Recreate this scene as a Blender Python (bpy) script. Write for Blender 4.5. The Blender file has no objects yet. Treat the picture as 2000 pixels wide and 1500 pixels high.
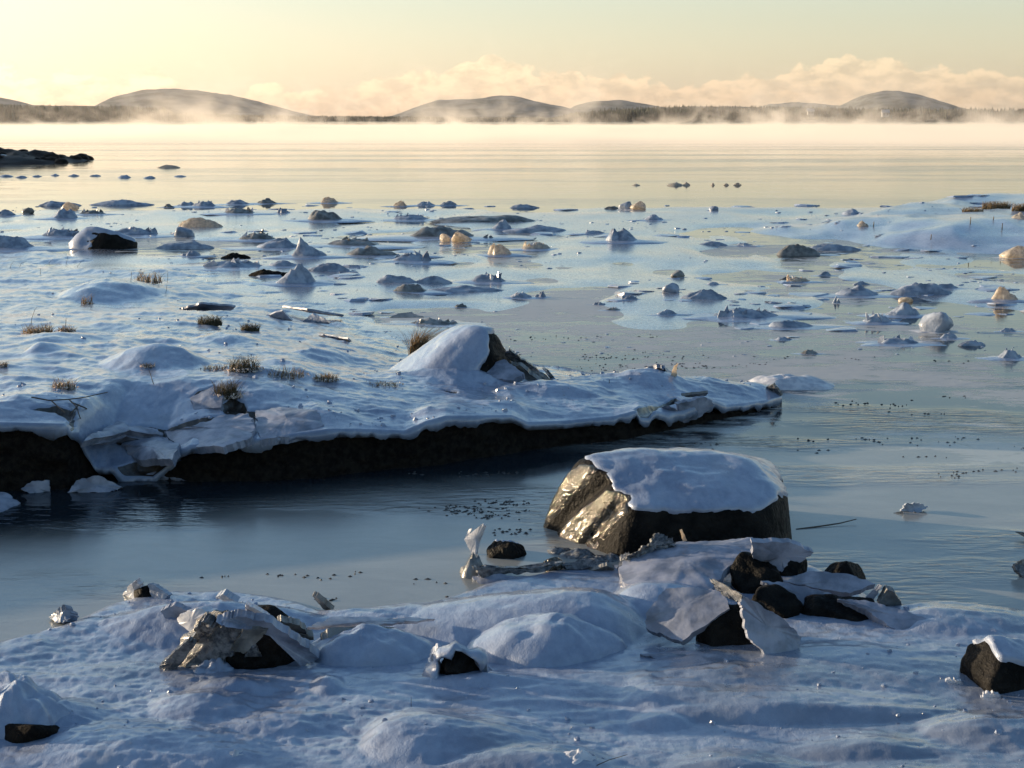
import bpy, math, random
import numpy as np
from mathutils import Vector
random.seed(7)
RNG = np.random.default_rng(7)
SC = bpy.context.scene
COL = SC.collection
# ------------------------------------------------------------------ camera, sky, sun, exposure
FPX = 3078.0                      # focal length in pixels of the 2000 px wide picture
CAMH, PITCH = 2.2, math.radians(9.55)
cam = bpy.data.cameras.new('camera'); cam_o = bpy.data.objects.new('camera', cam); COL.objects.link(cam_o)
cam.sensor_width = 36.0; cam.lens = 36.0 * FPX / 2000.0
cam.clip_start = 0.05; cam.clip_end = 20000
cam_o.location = (0, 0, CAMH); cam_o.rotation_euler = (math.pi / 2 - PITCH, 0, 0)
SC.camera = cam_o
SUN_AZ, SUN_EL = math.radians(-70), math.radians(7.5)     # azimuth measured from the view direction (+Y), negative = left
sd = Vector((math.sin(SUN_AZ) * math.cos(SUN_EL), math.cos(SUN_AZ) * math.cos(SUN_EL), math.sin(SUN_EL)))
world = bpy.data.worlds.new('World'); SC.world = world; world.use_nodes = True
wn, wl = world.node_tree.nodes, world.node_tree.links
for n in list(wn): wn.remove(n)

class NT:
    """small helper round a node tree"""
    def __init__(s, tree): s.t = tree; s.n = tree.nodes; s.l = tree.links
    def new(s, typ, **kw):
        nd = s.n.new(typ)
        for k, v in kw.items():
            if k == 'inp':
                for kk, vv in v.items(): s.set(nd.inputs[kk], vv)
            else: setattr(nd, k, v)
        return nd
    def set(s, sock, v):
        if isinstance(v, bpy.types.NodeSocket): s.l.new(v, sock)
        else:
            if isinstance(v, (tuple, list)) and len(v) == 3 and sock.type == 'RGBA': v = (*v, 1)
            sock.default_value = v
    def math(s, op, a, b=0.0, c=None, clamp=False):
        nd = s.n.new('ShaderNodeMath'); nd.operation = op; nd.use_clamp = clamp
        s.set(nd.inputs[0], a); s.set(nd.inputs[1], b)
        if c is not None: s.set(nd.inputs[2], c)
        return nd.outputs[0]
    def mapr(s, v, a, b, c=0.0, d=1.0, smooth=True):
        nd = s.n.new('ShaderNodeMapRange'); nd.interpolation_type = 'SMOOTHSTEP' if smooth else 'LINEAR'
        s.set(nd.inputs[0], v)
        for i, q in enumerate((a, b, c, d)): nd.inputs[i + 1].default_value = q
        return nd.outputs[0]
    def mix(s, f, a, b, mode='MIX'):
        nd = s.n.new('ShaderNodeMix'); nd.data_type = 'RGBA'; nd.blend_type = mode; nd.clamp_factor = True
        s.set(nd.inputs[0], f); s.set(nd.inputs[6], a); s.set(nd.inputs[7], b)
        return nd.outputs[2]
    def vmul(s, v, sc, off=(0, 0, 0)):
        nd = s.n.new('ShaderNodeMapping'); nd.vector_type = 'POINT'
        s.set(nd.inputs[0], v); nd.inputs['Scale'].default_value = sc; nd.inputs['Location'].default_value = off
        return nd.outputs[0]
    def noise(s, v, scale, detail=3.0, rough=0.5, dist=0.0):
        nd = s.n.new('ShaderNodeTexNoise'); s.set(nd.inputs['Vector'], v)
        nd.inputs['Scale'].default_value = scale; nd.inputs['Detail'].default_value = detail
        nd.inputs['Roughness'].default_value = rough; nd.inputs['Distortion'].default_value = dist
        return nd.outputs[0]

W = NT(world.node_tree)
sky = W.new('ShaderNodeTexSky', sky_type='NISHITA', sun_disc=False, sun_elevation=SUN_EL,
            sun_rotation=SUN_AZ, altitude=0.0, air_density=1.0, dust_density=1.0, ozone_density=2.5)
tc = W.new('ShaderNodeTexCoord')
dirv = tc.outputs['Generated']
sep = W.new('ShaderNodeSeparateXYZ'); wl.new(dirv, sep.inputs[0])
el = sep.outputs[2]
# low cumulus standing all round the horizon
n1 = W.noise(W.vmul(dirv, (1, 1, 1.35)), 36.0, 7.0, 0.56, 0.1)
n2 = W.noise(W.vmul(dirv, (1, 1, 1.2), (3.1, 1.7, .4)), 6.0, 2.0, 0.5)
n3 = W.noise(W.vmul(dirv, (1, 1, 2.2), (0.2, 0.3, 0.018)), 60.0, 5.0, 0.6, 0.1)
top = W.math('MULTIPLY_ADD', n2, 0.055, 0.000)                # top of the cloud bank (sine of elevation)
hgt = W.math('MULTIPLY', W.math('SUBTRACT', top, el), 26.0)
cm = W.mapr(W.math('ADD', n1, hgt), 0.49, 0.555)
cm = W.math('MULTIPLY', cm, W.mapr(el, -0.01, 0.004))
cloudcol = W.mix(W.mapr(n3, 0.36, 0.62), (1.04, 0.96, 0.93), (1.48, 1.30, 1.20))
SKYTINT = (1.10, 0.99, 0.90)
skyc = W.mix(1.0, sky.outputs[0], W.mix(W.mapr(el, .0, .35), (1.20, .98, .84), (1.02, 1.0, .97)), 'MULTIPLY')
hs = W.new('ShaderNodeHueSaturation'); W.set(hs.inputs['Color'], skyc); W.set(hs.inputs['Saturation'], W.mapr(el, -.02, .22, .62, 1.0))
skyc = hs.outputs[0]
cl = W.mix(1.0, skyc, cloudcol, 'MULTIPLY')
fin = W.mix(W.math('MULTIPLY', cm, 0.85), skyc, cl)
bg = W.new('ShaderNodeBackground'); W.set(bg.inputs[0], fin); bg.inputs[1].default_value = 0.135
wo = W.new('ShaderNodeOutputWorld'); wl.new(bg.outputs[0], wo.inputs[0])

sun = bpy.data.lights.new('sun', 'SUN'); sun.energy = 4.4; sun.angle = math.radians(0.53); sun.color = (1.0, 0.78, 0.52)
sun_o = bpy.data.objects.new('sun', sun); COL.objects.link(sun_o)
sun_o.rotation_euler = (-sd).to_track_quat('-Z', 'Y').to_euler()
SC.view_settings.view_transform = 'Standard'; SC.view_settings.look = 'None'
SC.view_settings.exposure = 1.22; SC.view_settings.gamma = 1.0; SC.view_settings.use_curve_mapping = False
SC.cycles.use_denoising = True
SC.cycles.volume_step_rate = 1.0; SC.cycles.volume_max_steps = 256
SC.cycles.max_bounces = 8; SC.cycles.transparent_max_bounces = 8; SC.cycles.volume_bounces = 2
SC.cycles.sample_clamp_indirect = 4.0
SC.cycles.caustics_reflective = False; SC.cycles.caustics_refractive = False

# ------------------------------------------------------------------ maths helpers
def ray(px, py):
    x, zc = (px - 1000) / FPX, -(py - 750) / FPX
    return (x, math.cos(PITCH) + zc * math.sin(PITCH), -math.sin(PITCH) + zc * math.cos(PITCH))
def G(px, py, z=0.0):
    """the point at height z that the photograph shows at (px, py)"""
    r = ray(px, py); t = (z - CAMH) / r[2]
    return Vector((r[0] * t, r[1] * t, z))
def A(px, py, Y):
    """the point at distance Y seen at (px, py)"""
    r = ray(px, py); t = Y / r[1]
    return Vector((r[0] * t, Y, CAMH + r[2] * t))
def sstep(a, b, x):
    t = np.clip((x - a) / (b - a), 0, 1); return t * t * (3 - 2 * t)
def hsh(i, j, k, seed):
    n = (i.astype(np.int64) * 374761393 + j.astype(np.int64) * 668265263 + k.astype(np.int64) * 2147483647 + seed * 1274126177) & 0xffffffff
    n = ((n ^ (n >> 13)) * 1274126177) & 0xffffffff
    n = ((n ^ (n >> 16)) * 2246822519) & 0xffffffff
    return ((n ^ (n >> 15)) & 0xffff) / 65535.0
def vnoise(x, y, z=None, seed=0):
    x = np.asarray(x, float); y = np.asarray(y, float)
    z = np.zeros_like(x) if z is None else np.asarray(z, float)
    xi, yi, zi = np.floor(x), np.floor(y), np.floor(z)
    u, v, w = x - xi, y - yi, z - zi
    u, v, w = (q * q * q * (q * (q * 6 - 15) + 10) for q in (u, v, w))
    flat = not np.any(w)
    def pl(k):
        a = hsh(xi, yi, zi + k, seed); b = hsh(xi + 1, yi, zi + k, seed)
        c = hsh(xi, yi + 1, zi + k, seed); d = hsh(xi + 1, yi + 1, zi + k, seed)
        return a * (1 - u) * (1 - v) + b * u * (1 - v) + c * (1 - u) * v + d * u * v
    p0 = pl(0)
    return (p0 if flat else p0 * (1 - w) + pl(1) * w) * 2 - 1
def fbm(x, y, z=None, o=4, seed=0, gain=0.5):
    s, a, t = 0, 1.0, 0.0
    for k in range(o):
        f = 2.03 ** k; ca, sa = math.cos(k * 1.1), math.sin(k * 1.1)
        s = s + a * vnoise((x * ca - y * sa) * f + 17 * k, (x * sa + y * ca) * f - 9 * k, None if z is None else z * f, seed + k * 13)
        t += a; a *= gain
    return s / t
def ridged(x, y, z=None, o=3, seed=0):
    s, a, t = 0, 1.0, 0.0
    for k in range(o):
        s = s + a * (1 - 2 * np.abs(vnoise(x * 2 ** k + 5 * k, y * 2 ** k, None if z is None else z * 2 ** k, seed + 31 * k))); t += a; a *= .5
    return s / t

# ------------------------------------------------------------------ object helpers
def props(o, label=None, cat=None, group=None, kind=None):
    if label: o['label'] = label
    if cat: o['category'] = cat
    if group: o['group'] = group
    if kind: o['kind'] = kind
    return o
def link(name, me, mat, parent=None):
    o = bpy.data.objects.new(name, me); COL.objects.link(o)
    if mat is not None and not me.materials: me.materials.append(mat)
    if parent is not None: o.parent = parent; o.location = -parent.location
    return o
def empty(name, loc, label, cat, group=None):
    o = bpy.data.objects.new(name, None); COL.objects.link(o); o.location = loc; o.empty_display_size = .1
    return props(o, label, cat, group)
def npmesh(name, V, F, smooth=True):
    """V (n,3) array, F (m,k) array of triangles or quads, or a list of lists"""
    me = bpy.data.meshes.new(name); V = np.asarray(V, np.float32)
    if isinstance(F, np.ndarray):
        k = F.shape[1]
        me.vertices.add(len(V)); me.vertices.foreach_set('co', V.ravel())
        me.loops.add(F.size); me.loops.foreach_set('vertex_index', F.astype(np.int32).ravel())
        me.polygons.add(len(F)); me.polygons.foreach_set('loop_start', np.arange(0, F.size, k, dtype=np.int32))
        me.polygons.foreach_set('loop_total', np.full(len(F), k, np.int32))
        me.update(calc_edges=True)
    else:
        me.from_pydata([tuple(map(float, v)) for v in V], [], [tuple(f) for f in F]); me.update()
    me.polygons.foreach_set('use_smooth', np.full(len(me.polygons), smooth)); me.validate(verbose=False)
    return me
def gridfaces(nr, nc):
    i = np.arange(nr - 1)[:, None] * nc + np.arange(nc - 1)[None, :]
    return np.stack([i, i + 1, i + nc + 1, i + nc], -1).reshape(-1, 4)
def attr(me, name, vals):
    a = me.attributes.new(name, 'FLOAT', 'POINT'); a.data.foreach_set('value', np.asarray(vals, np.float32).ravel())
_ico = {}
def ico(n):
    if n not in _ico:
        import bmesh
        bm = bmesh.new(); bmesh.ops.create_icosphere(bm, subdivisions=n, radius=1.0)
        V = np.array([v.co[:] for v in bm.verts]); F = np.array([[v.index for v in f.verts] for f in bm.faces]); bm.free()
        _ico[n] = (V, F)
    return _ico[n]
def vnormals(V, F):
    fn = np.cross(V[F[:, 1]] - V[F[:, 0]], V[F[:, 2]] - V[F[:, 0]])
    N = np.zeros_like(V)
    for k in range(3): np.add.at(N, F[:, k], fn)
    return N / (np.linalg.norm(N, axis=1, keepdims=True) + 1e-12)

# ------------------------------------------------------------------ materials
def mat(name):
    m = bpy.data.materials.new(name); m.use_nodes = True
    for n in list(m.node_tree.nodes): m.node_tree.nodes.remove(n)
    return m, NT(m.node_tree)
def out(T, sh, vol=None):
    o = T.new('ShaderNodeOutputMaterial')
    if sh is not None: T.l.new(sh, o.inputs[0])
    if vol is not None: T.l.new(vol, o.inputs[1])
def pos(T): return T.new('ShaderNodeNewGeometry').outputs['Position']
def bump(T, h, strength, dist, prev=None):
    b = T.new('ShaderNodeBump'); b.inputs['Strength'].default_value = strength; b.inputs['Distance'].default_value = dist
    T.set(b.inputs['Height'], h)
    if prev is not None: T.set(b.inputs['Normal'], prev)
    return b.outputs[0]
def princ(T, **kw):
    p = T.new('ShaderNodeBsdfPrincipled')
    for k, v in kw.items(): T.set(p.inputs[k.replace('_', ' ')], v)
    return p
def simple(name, c1, c2, scale, rough=0.6, bs=0.3, bd=0.01, transl=0.0, tcol=(1, .8, .6), coat=0.0, ior=1.45, r2=None, detail=6, stretch=(1, 1, 1)):
    m, T = mat(name); P = T.vmul(pos(T), stretch)
    n = T.noise(P, scale, detail, 0.6); n2 = T.noise(P, scale * 5.3, 4, 0.6)
    c = T.mix(T.mapr(n, .35, .65), c1, c2)
    nb = T.math('ADD', n, T.math('MULTIPLY', n2, .5))
    rr = rough if r2 is None else T.mapr(n2, .35, .65, rough, r2)
    p = princ(T, Base_Color=c, Roughness=rr, Normal=bump(T, nb, bs, bd), IOR=ior, Coat_Weight=coat, Coat_Roughness=.15)
    sh = p.outputs[0]
    if transl:
        t = T.new('ShaderNodeBsdfTranslucent'); T.set(t.inputs[0], T.mix(1.0, c, tcol, 'MULTIPLY'))
        x = T.new('ShaderNodeMixShader'); x.inputs[0].default_value = transl
        T.l.new(sh, x.inputs[1]); T.l.new(t.outputs[0], x.inputs[2]); sh = x.outputs[0]
    out(T, sh); return m

def make_snow(name, rough=.42, icy=True):
    m, T = mat(name); P = pos(T)
    Ps = T.vmul(P, (1, .55, 1))
    n = T.noise(Ps, 3.0, 5, .55); f = T.noise(Ps, 26.0, 6, .65); g = T.noise(P, 190.0, 3, .6)
    sy = T.new('ShaderNodeSeparateXYZ'); T.l.new(P, sy.inputs[0]); near1 = T.mapr(sy.outputs[1], 8, 16, 1, 0); near2 = T.mapr(sy.outputs[1], 10, 24, .75, .10)
    at = T.new('ShaderNodeAttribute', attribute_name='bare'); at2 = T.new('ShaderNodeAttribute', attribute_name='ice')
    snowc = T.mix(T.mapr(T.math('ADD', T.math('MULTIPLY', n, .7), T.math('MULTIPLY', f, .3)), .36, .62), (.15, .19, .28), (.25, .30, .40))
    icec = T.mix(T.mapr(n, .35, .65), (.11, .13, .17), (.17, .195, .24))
    peat = T.mix(T.mapr(f, .4, .6), (.012, .010, .009), (.035, .028, .022))
    im = T.math('MAXIMUM', T.mapr(n, .56, .70, 0, .5), at2.outputs['Fac'], clamp=True)
    c = T.mix(im, snowc, icec)
    bm_ = T.mapr(T.math('ADD', at.outputs['Fac'], T.math('MULTIPLY', T.math('SUBTRACT', f, .5), .6)), .42, .55)
    c = T.mix(bm_, c, peat)
    r = T.math('SUBTRACT', T.mapr(f, .35, .65, rough + .12, rough - .08), T.math('MULTIPLY', im, .2))
    h = T.math('ADD', T.math('MULTIPLY', T.math('MULTIPLY', n, 1.0), near2), T.math('ADD', T.math('MULTIPLY', f, near2), T.math('MULTIPLY', T.math('MULTIPLY', g, .28), near1)))
    bn = bump(T, h, .6, .024); T.set(bn.node.inputs['Strength'], T.mapr(im, 0, 1, .42, .10))
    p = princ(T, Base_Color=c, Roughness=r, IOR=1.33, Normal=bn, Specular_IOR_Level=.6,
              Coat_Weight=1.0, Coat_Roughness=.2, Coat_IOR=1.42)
    out(T, p.outputs[0]); return m
M = {}
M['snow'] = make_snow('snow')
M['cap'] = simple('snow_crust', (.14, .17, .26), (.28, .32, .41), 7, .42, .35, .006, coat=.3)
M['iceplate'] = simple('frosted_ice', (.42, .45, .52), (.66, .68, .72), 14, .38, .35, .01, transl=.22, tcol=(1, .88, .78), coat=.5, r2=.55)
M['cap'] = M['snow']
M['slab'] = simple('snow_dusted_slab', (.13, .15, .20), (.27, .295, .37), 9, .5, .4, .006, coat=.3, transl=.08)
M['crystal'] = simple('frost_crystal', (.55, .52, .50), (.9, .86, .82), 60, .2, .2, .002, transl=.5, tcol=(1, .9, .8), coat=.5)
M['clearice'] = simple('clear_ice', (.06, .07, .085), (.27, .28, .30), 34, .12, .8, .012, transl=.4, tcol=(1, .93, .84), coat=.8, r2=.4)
M['sunlitice'] = simple('sun_tinted_ice', (.50, .46, .40), (.82, .77, .68), 20, .3, .6, .012, transl=.6, tcol=(1, .9, .75), coat=.5, r2=.5)  # warm pale colour puts the low sun into the ice lumps
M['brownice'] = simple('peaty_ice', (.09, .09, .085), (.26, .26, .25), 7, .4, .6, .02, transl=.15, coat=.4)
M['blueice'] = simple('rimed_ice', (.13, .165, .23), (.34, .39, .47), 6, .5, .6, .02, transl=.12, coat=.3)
M['rock'] = simple('wet_dark_rock', (.004, .004, .004), (.014, .013, .012), 9, .6, .8, .03, r2=.4)
M['peat'] = simple('peat_turf', (.006, .005, .005), (.022, .018, .014), 24, .95, 1.0, .04)
M['peat'].node_tree.nodes['Principled BSDF'].inputs['Specular IOR Level'].default_value = .15
M['grass'] = simple('dead_grass', (.10, .075, .04), (.26, .20, .11), 30, .6, .1, .002, transl=.3)
M['darkgrass'] = simple('dark_grass', (.035, .035, .02), (.10, .085, .045), 30, .6, .1, .002, transl=.25)
M['twig'] = simple('twig_bark', (.03, .02, .015), (.08, .06, .04), 60, .7, .2, .002)
M['weed'] = simple('seaweed', (.012, .012, .012), (.04, .038, .035), 30, .5, .2, .004)
M['forest'] = simple('conifers', (.010, .014, .010), (.035, .042, .026), .05, .9, .0, .1, stretch=(1, 1, 1))
M['hill'] = simple('wooded_hill', (.02, .026, .02), (.12, .125, .12), .02, .9, .0, .1, stretch=(1, 1, 3))
M['house'] = simple('pale_clapboard', (.22, .22, .22), (.28, .28, .28), 2, .7, .0, .1)
M['roof'] = simple('snowy_roof', (.25, .26, .28), (.3, .31, .33), 2, .7, .0, .1)
M['pane'] = simple('window_glass', (.03, .03, .04), (.04, .04, .05), 2, .1, .0, .1)

m, T = mat('glazed_rock')                       # running melt-water frozen over rock
P = pos(T); a = T.noise(T.vmul(P, (1, 1, .7)), 60, 3, .5, .4); b = T.noise(P, 150, 3, .6)
p = princ(T, Base_Color=T.mix(T.mapr(a, .4, .62), (.004, .004, .003), (.014, .012, .010)), Roughness=T.mapr(b, .35, .65, .07, .12), IOR=1.4,
          Specular_IOR_Level=1.0, Normal=bump(T, T.math('ADD', a, T.math('MULTIPLY', b, .35)), 1.0, .011), Coat_Weight=.35, Coat_Roughness=.07, Coat_IOR=1.31)
p.inputs['Coat Tint'].default_value = (1, .85, .6, 1); out(T, p.outputs[0]); M['glaze'] = m
M['rock'].node_tree.nodes['Principled BSDF'].inputs['Specular IOR Level'].default_value = .06

m, T = mat('sea_water')                         # still water with skins of new ice and painted-in sky reflection
P = pos(T)
sx = T.new('ShaderNodeSeparateXYZ'); T.l.new(P, sx.inputs[0])
Yd = sx.outputs[1]
big = T.noise(T.vmul(P, (.28, .42, 1)), 1.0, 5, .6, .5)
fr = T.noise(T.vmul(P, (.8, 1.6, 1), (5, 3, 0)), 2.2, 7, .68, .5)
far = T.noise(T.vmul(P, (.012, .11, 1)), 1.0, 4, .55, .2)
skin = T.mapr(T.math('ADD', big, T.math('MULTIPLY', T.math('SUBTRACT', fr, .5), .8)), .43, .60)
Xd = sx.outputs[0]
lead = T.math('SUBTRACT', T.math('MULTIPLY_ADD', T.math('MINIMUM', Xd, 2.6), .52, 10.95), Yd)        # metres in front of the bank
lead = T.math('ADD', lead, T.math('MULTIPLY', T.math('SUBTRACT', big, .5), 1.6))
near_ = T.math('MULTIPLY', T.mapr(lead, .9, 1.9, 0, .7), T.mapr(fr, .3, .7, .8, 1.0))  # pale near skin also stands in for sky reflection, kept off the bank's reflection
sidem = T.mapr(T.math('ADD', Yd, T.math('MULTIPLY', Xd, .9)), 10.2, 12.6)
skin = T.math('MAXIMUM', T.math('MULTIPLY', skin, sidem), near_)
skin = T.math('MULTIPLY', skin, T.mapr(Yd, 22, 42, 1.0, .10))
rip = T.noise(T.vmul(P, (5, 16, 1)), 1.0, 3, .5, .3)
ripm = T.mapr(T.noise(T.vmul(P, (.45, .9, 1), (2.0, .6, 0)), 1.0, 2, .5), .45, .60)
ripfar = T.noise(T.vmul(P, (.25, 1.4, 1)), 1.0, 3, .6, .2)
micro = T.noise(P, 60, 4, .6)
h = T.math('ADD', T.math('MULTIPLY', T.math('MULTIPLY', rip, ripm), T.mapr(Yd, 11, 16, .010, .002)), T.math('MULTIPLY', T.math('MULTIPLY', micro, skin), .0012))
h = T.math('ADD', h, T.math('MULTIPLY', T.math('MULTIPLY', ripfar, T.mapr(far, .42, .6)), T.mapr(Yd, 50, 90, .0, .02)))
nb = bump(T, h, 1.0, 1.0)
bc = T.mix(skin, (.010, .016, .022), T.mix(T.mapr(Yd, 9, 14), (.36, .37, .35), (.34, .34, .34)))
ro = T.math('ADD', T.math('MULTIPLY', skin, T.mapr(Yd, 8, 14, .07, .34)), T.mapr(far, .45, .6, .03, .10))
p = princ(T, Base_Color=bc, Roughness=ro, IOR=1.33, Normal=nb)
out(T, p.outputs[0]); M['water'] = m

# ------------------------------------------------------------------ the sea
def sheet(name, xs, ys, z, material):
    X, Y = np.meshgrid(xs, ys); V = np.stack([X, Y, np.full_like(X, z)], -1).reshape(-1, 3)
    return link(name, npmesh(name, V, gridfaces(len(ys), len(xs)), False), material)
props(sheet('sea_water', np.linspace(-5200, 5200, 27), np.concatenate([[-60], np.linspace(0, 5600, 29)]), 0.0, M['water']), kind='structure')
props(sheet('sea_bed', np.array([-5200, 5200.]), np.array([-60, 5600.]), -0.6, M['peat']), kind='structure')

# ------------------------------------------------------------------ heights of the low ground
def inpoly(X, Y, poly):
    """signed distance, positive inside"""
    P = np.array([(p[0], p[1]) for p in poly]); d = np.full(X.shape, 1e9); ins = np.zeros(X.shape, bool)
    for k in range(len(P)):
        a, b = P[k], P[(k + 1) % len(P)]; e = b - a
        t = np.clip(((X - a[0]) * e[0] + (Y - a[1]) * e[1]) / (e @ e + 1e-12), 0, 1)
        d = np.minimum(d, np.hypot(X - a[0] - t * e[0], Y - a[1] - t * e[1]))
        if a[1] != b[1]:
            ins ^= ((a[1] > Y) != (b[1] > Y)) & (X < e[0] * (Y - a[1]) / (b[1] - a[1]) + a[0])
    return np.where(ins, d, -d)
NEAR = [(-2600, 1420), (-600, 1330), (0, 1246), (80, 1222), (130, 1205), (200, 1178), (260, 1162), (340, 1146), (480, 1150), (600, 1165), (650, 1184), (740, 1183), (830, 1160), (920, 1140), (1010, 1122), (1060, 1108),
        (1180, 1100), (1300, 1080), (1450, 1070), (1570, 1085), (1650, 1120), (1760, 1178), (1860, 1172), (2000, 1186), (2300, 1190), (3600, 1220)]
near_poly = [G(*p) for p in NEAR] + [Vector((9, 1.0, 0)), Vector((-9, 1.0, 0))]
RB = [(1465, 455), (1500, 440), (1620, 425), (1750, 402), (1900, 391), (2050, 388), (2600, 384), (2600, 520), (2150, 512), (2000, 500), (1850, 492), (1700, 482), (1600, 470), (1520, 468)]
rb_poly = [G(*p) for p in RB]
# (peak px, py, left width px, right width px, front depth m, back depth m, height m, sharpness)
MOUNDS = [(1150, 1150, 430, 120, .42, .42, .125, 1.0), (860, 1180, 260, 200, .30, .25, .035, 1), (400, 1172, 210, 260, .30, .22, .085, 1.2), (805, 1398, 120, 290, .24, .30, .075, .9),
          (632, 1318, 36, 44, .10, .12, .035, .9), (400, 1350, 130, 130, .16, .2, .045, 1), (100, 1368, 50, 120, .16, .2, .05, 1),
          (1290, 1352, 90, 600, .12, .4, .03, 1), (1500, 1362, 300, 420, .10, .35, .045, 1), (1290, 1385, 70, 70, .08, .14, .03, 1), (1060, 1465, 220, 160, .14, .2, .04, 1),
          (460, 1320, 110, 90, .12, .12, .04, .9), (240, 1440, 220, 330, .2, .3, .04, 1.2), (1700, 1440, 200, 200, .1, .2, .03, 1), (1430, 1470, 150, 150, .1, .16, .03, 1),
          (1940, 1395, 160, 200, .2, .22, .05, 1), (1830, 1182, 120, 240, .22, .3, .05, 1), (1420, 1300, 160, 500, .3, .5, .03, 1), (560, 1400, 150, 130, .1, .2, .02, 1),
          (1270, 1130, 90, 200, .3, .3, .09, 1), (930, 1310, 130, 160, .08, .14, .035, 1)]
def near_h(X, Y):
    d = inpoly(X + .05 * fbm(X * 3, Y * 3, seed=3), Y + .06 * fbm(X * 2.4, Y * 4, seed=5), near_poly)
    H = -.10 + .125 * sstep(-.14, .16, d)
    inl = sstep(-.02, .25, d)
    M_ = np.zeros_like(X)
    for (px, py, wl_, wr, df, db, h, sh) in MOUNDS:
        c = G(px, py, h + .04); s = c.y / FPX
        wx = X + .03 * fbm(X * 7 + px, Y * 7, seed=8, o=2)
        u = np.where(wx < c.x, (c.x - wx) / (wl_ * s), (wx - c.x) / (wr * s)); v = np.where(Y < c.y, (c.y - Y) / df, (Y - c.y) / db)
        r = np.clip(np.sqrt(u * u + v * v), 0, 1)
        M_ = np.maximum(M_, h * ((1 - r) ** 1.15 * (1 + .9 * r)) * 1.0)
    H = H + M_ * sstep(-.12, .05, d)
    H += inl * (.020 * fbm(X * 1.3, Y * 2.4, seed=11, o=4) + .007 * ridged(X * 5 + .6 * fbm(X * 3, Y * 3), Y * 11, seed=14, o=3) * sstep(-.2, .4, fbm(X * 1.1 + 4, Y * 1.7, seed=19, o=2)))
    # rough rippled crust on the left
    rough = sstep(-.05, .35, -X - .35 + .3 * fbm(X * 2, Y * 2, seed=23)) * sstep(4.9, 5.4, Y) + .35 * sstep(.1, .4, fbm(X * 1.5, Y * 2.5, seed=27)) 
    H += inl * np.clip(rough, 0, 1) * .7 * (.004 * ridged(X * 20, Y * 30, seed=29, o=3) + .010 * fbm(X * 12, Y * 17, seed=30, o=4, gain=.7))
    H += inl * .003 * fbm(X * 26, Y * 40, seed=33, o=3)
    return H, d
def far_h(X, Y):
    # broken snowy flats between the two banks
    px = 1000 + X / Y * FPX; 
    reg = sstep(12.5, 18.0, Y + np.clip(-X, -2, 6) * .4 - np.clip(X - 1.5, 0, 9) * .2) * (1 - sstep(37.5, 41.5, Y + .8 * fbm(X * .5, Y * .3, seed=41) - X * .05))
    n = fbm(X * .42, Y * .26, seed=43, o=3, gain=.55) + .20 * ridged(X * .9, Y * .5, seed=46, o=1)
    H = -.004 + .10 * (n + .19)
    H = np.where(H > 0, .028 * (1 - np.exp(-H / .02)) + .35 * H, H)
    H = H + .05 * sstep(34, 39, Y + .5 * fbm(X * .6, Y * .6, seed=49)) * (1 - sstep(39.2, 40.5, Y + .8 * fbm(X * .5, Y * .3, seed=41) - X * .05))
    H = np.minimum(H, .12)
    H = -.06 + (H + .06) * reg
    d = inpoly(X + .5 * fbm(X * .5, Y * .5, seed=51), Y + .8 * fbm(X * .5, Y * .4, seed=52), rb_poly)
    rb = -.05 + .30 * sstep(-.6, 2.6, d) + sstep(0, 1.5, d) * (.16 * fbm(X * .45, Y * .33, seed=55, o=3) + .08 * ridged(X * .8, Y * .45, seed=56, o=2))
    # thin ledge of ice right of the near bank
    return np.maximum(H, rb), d
def LOW(X, Y):
    X = np.asarray(X, float); Y = np.asarray(Y, float)
    a, d1 = near_h(X, Y); b, d2 = far_h(X, Y)
    return np.where(Y < 11, a, b), d1, d2
def low(x, y): return float(LOW(np.array([x]), np.array([y]))[0][0])

nc, nr = 780, 600
th = np.linspace(-math.radians(29), math.radians(29), nc)
yy = 1 / np.linspace(1 / 3.6, 1 / 50., nr)
TH, YY = np.meshgrid(np.tan(th), yy); XX = TH * (YY + 1.8)
HH, D1, D2 = LOW(XX, YY)
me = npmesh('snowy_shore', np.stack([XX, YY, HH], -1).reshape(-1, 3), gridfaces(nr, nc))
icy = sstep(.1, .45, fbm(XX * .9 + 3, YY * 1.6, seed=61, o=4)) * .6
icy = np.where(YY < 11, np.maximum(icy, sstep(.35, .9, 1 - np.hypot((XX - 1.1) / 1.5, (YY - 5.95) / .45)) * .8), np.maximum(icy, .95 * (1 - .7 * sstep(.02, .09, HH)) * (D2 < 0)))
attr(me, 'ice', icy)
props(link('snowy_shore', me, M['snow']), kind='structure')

# ------------------------------------------------------------------ the left bank: a snow sheet over a black peat edge
FRONT = [(-2500, 1100, 800), (-900, 1000, 815), (0, 962, 825), (130, 957, 829), (160, 945, 850), (188, 938, 922), (300, 938, 925), (340, 940, 892), (372, 941, 876), (500, 941, 863), (560, 939, 852), (640, 934, 839), (700, 926, 839), (790, 918, 843),
         (830, 914, 823), (870, 908, 811), (1000, 886, 811), (1032, 882, 827), (1100, 873, 825), (1200, 862, 815), (1250, 854, 801), (1300, 844, 808), (1400, 822, 795), (1450, 812, 790), (1500, 800, 783), (1530, 786, 774)]
fx, fy, fz = [], [], []
for (px, pw, pt) in FRONT:
    g = G(px, pw); fx.append(g.x); fy.append(g.y); fz.append(max(.03, A(px, pt, g.y).z))
BACK = [(-1500, 455), (0, 482), (300, 512), (480, 532), (600, 560), (690, 602), (790, 672), (900, 690), (1000, 705), (1100, 722), (1200, 735), (1300, 743), (1400, 748), (1480, 755), (1532, 768)]
bk = [G(px, py, .02) for px, py in BACK]; bx = [b.x for b in bk]; by = [b.y for b in bk]
fx, fy, fz = map(np.array, (fx, fy, fz))
XT = fx[-1]
def front(x): return np.interp(x, fx, fy)
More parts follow.
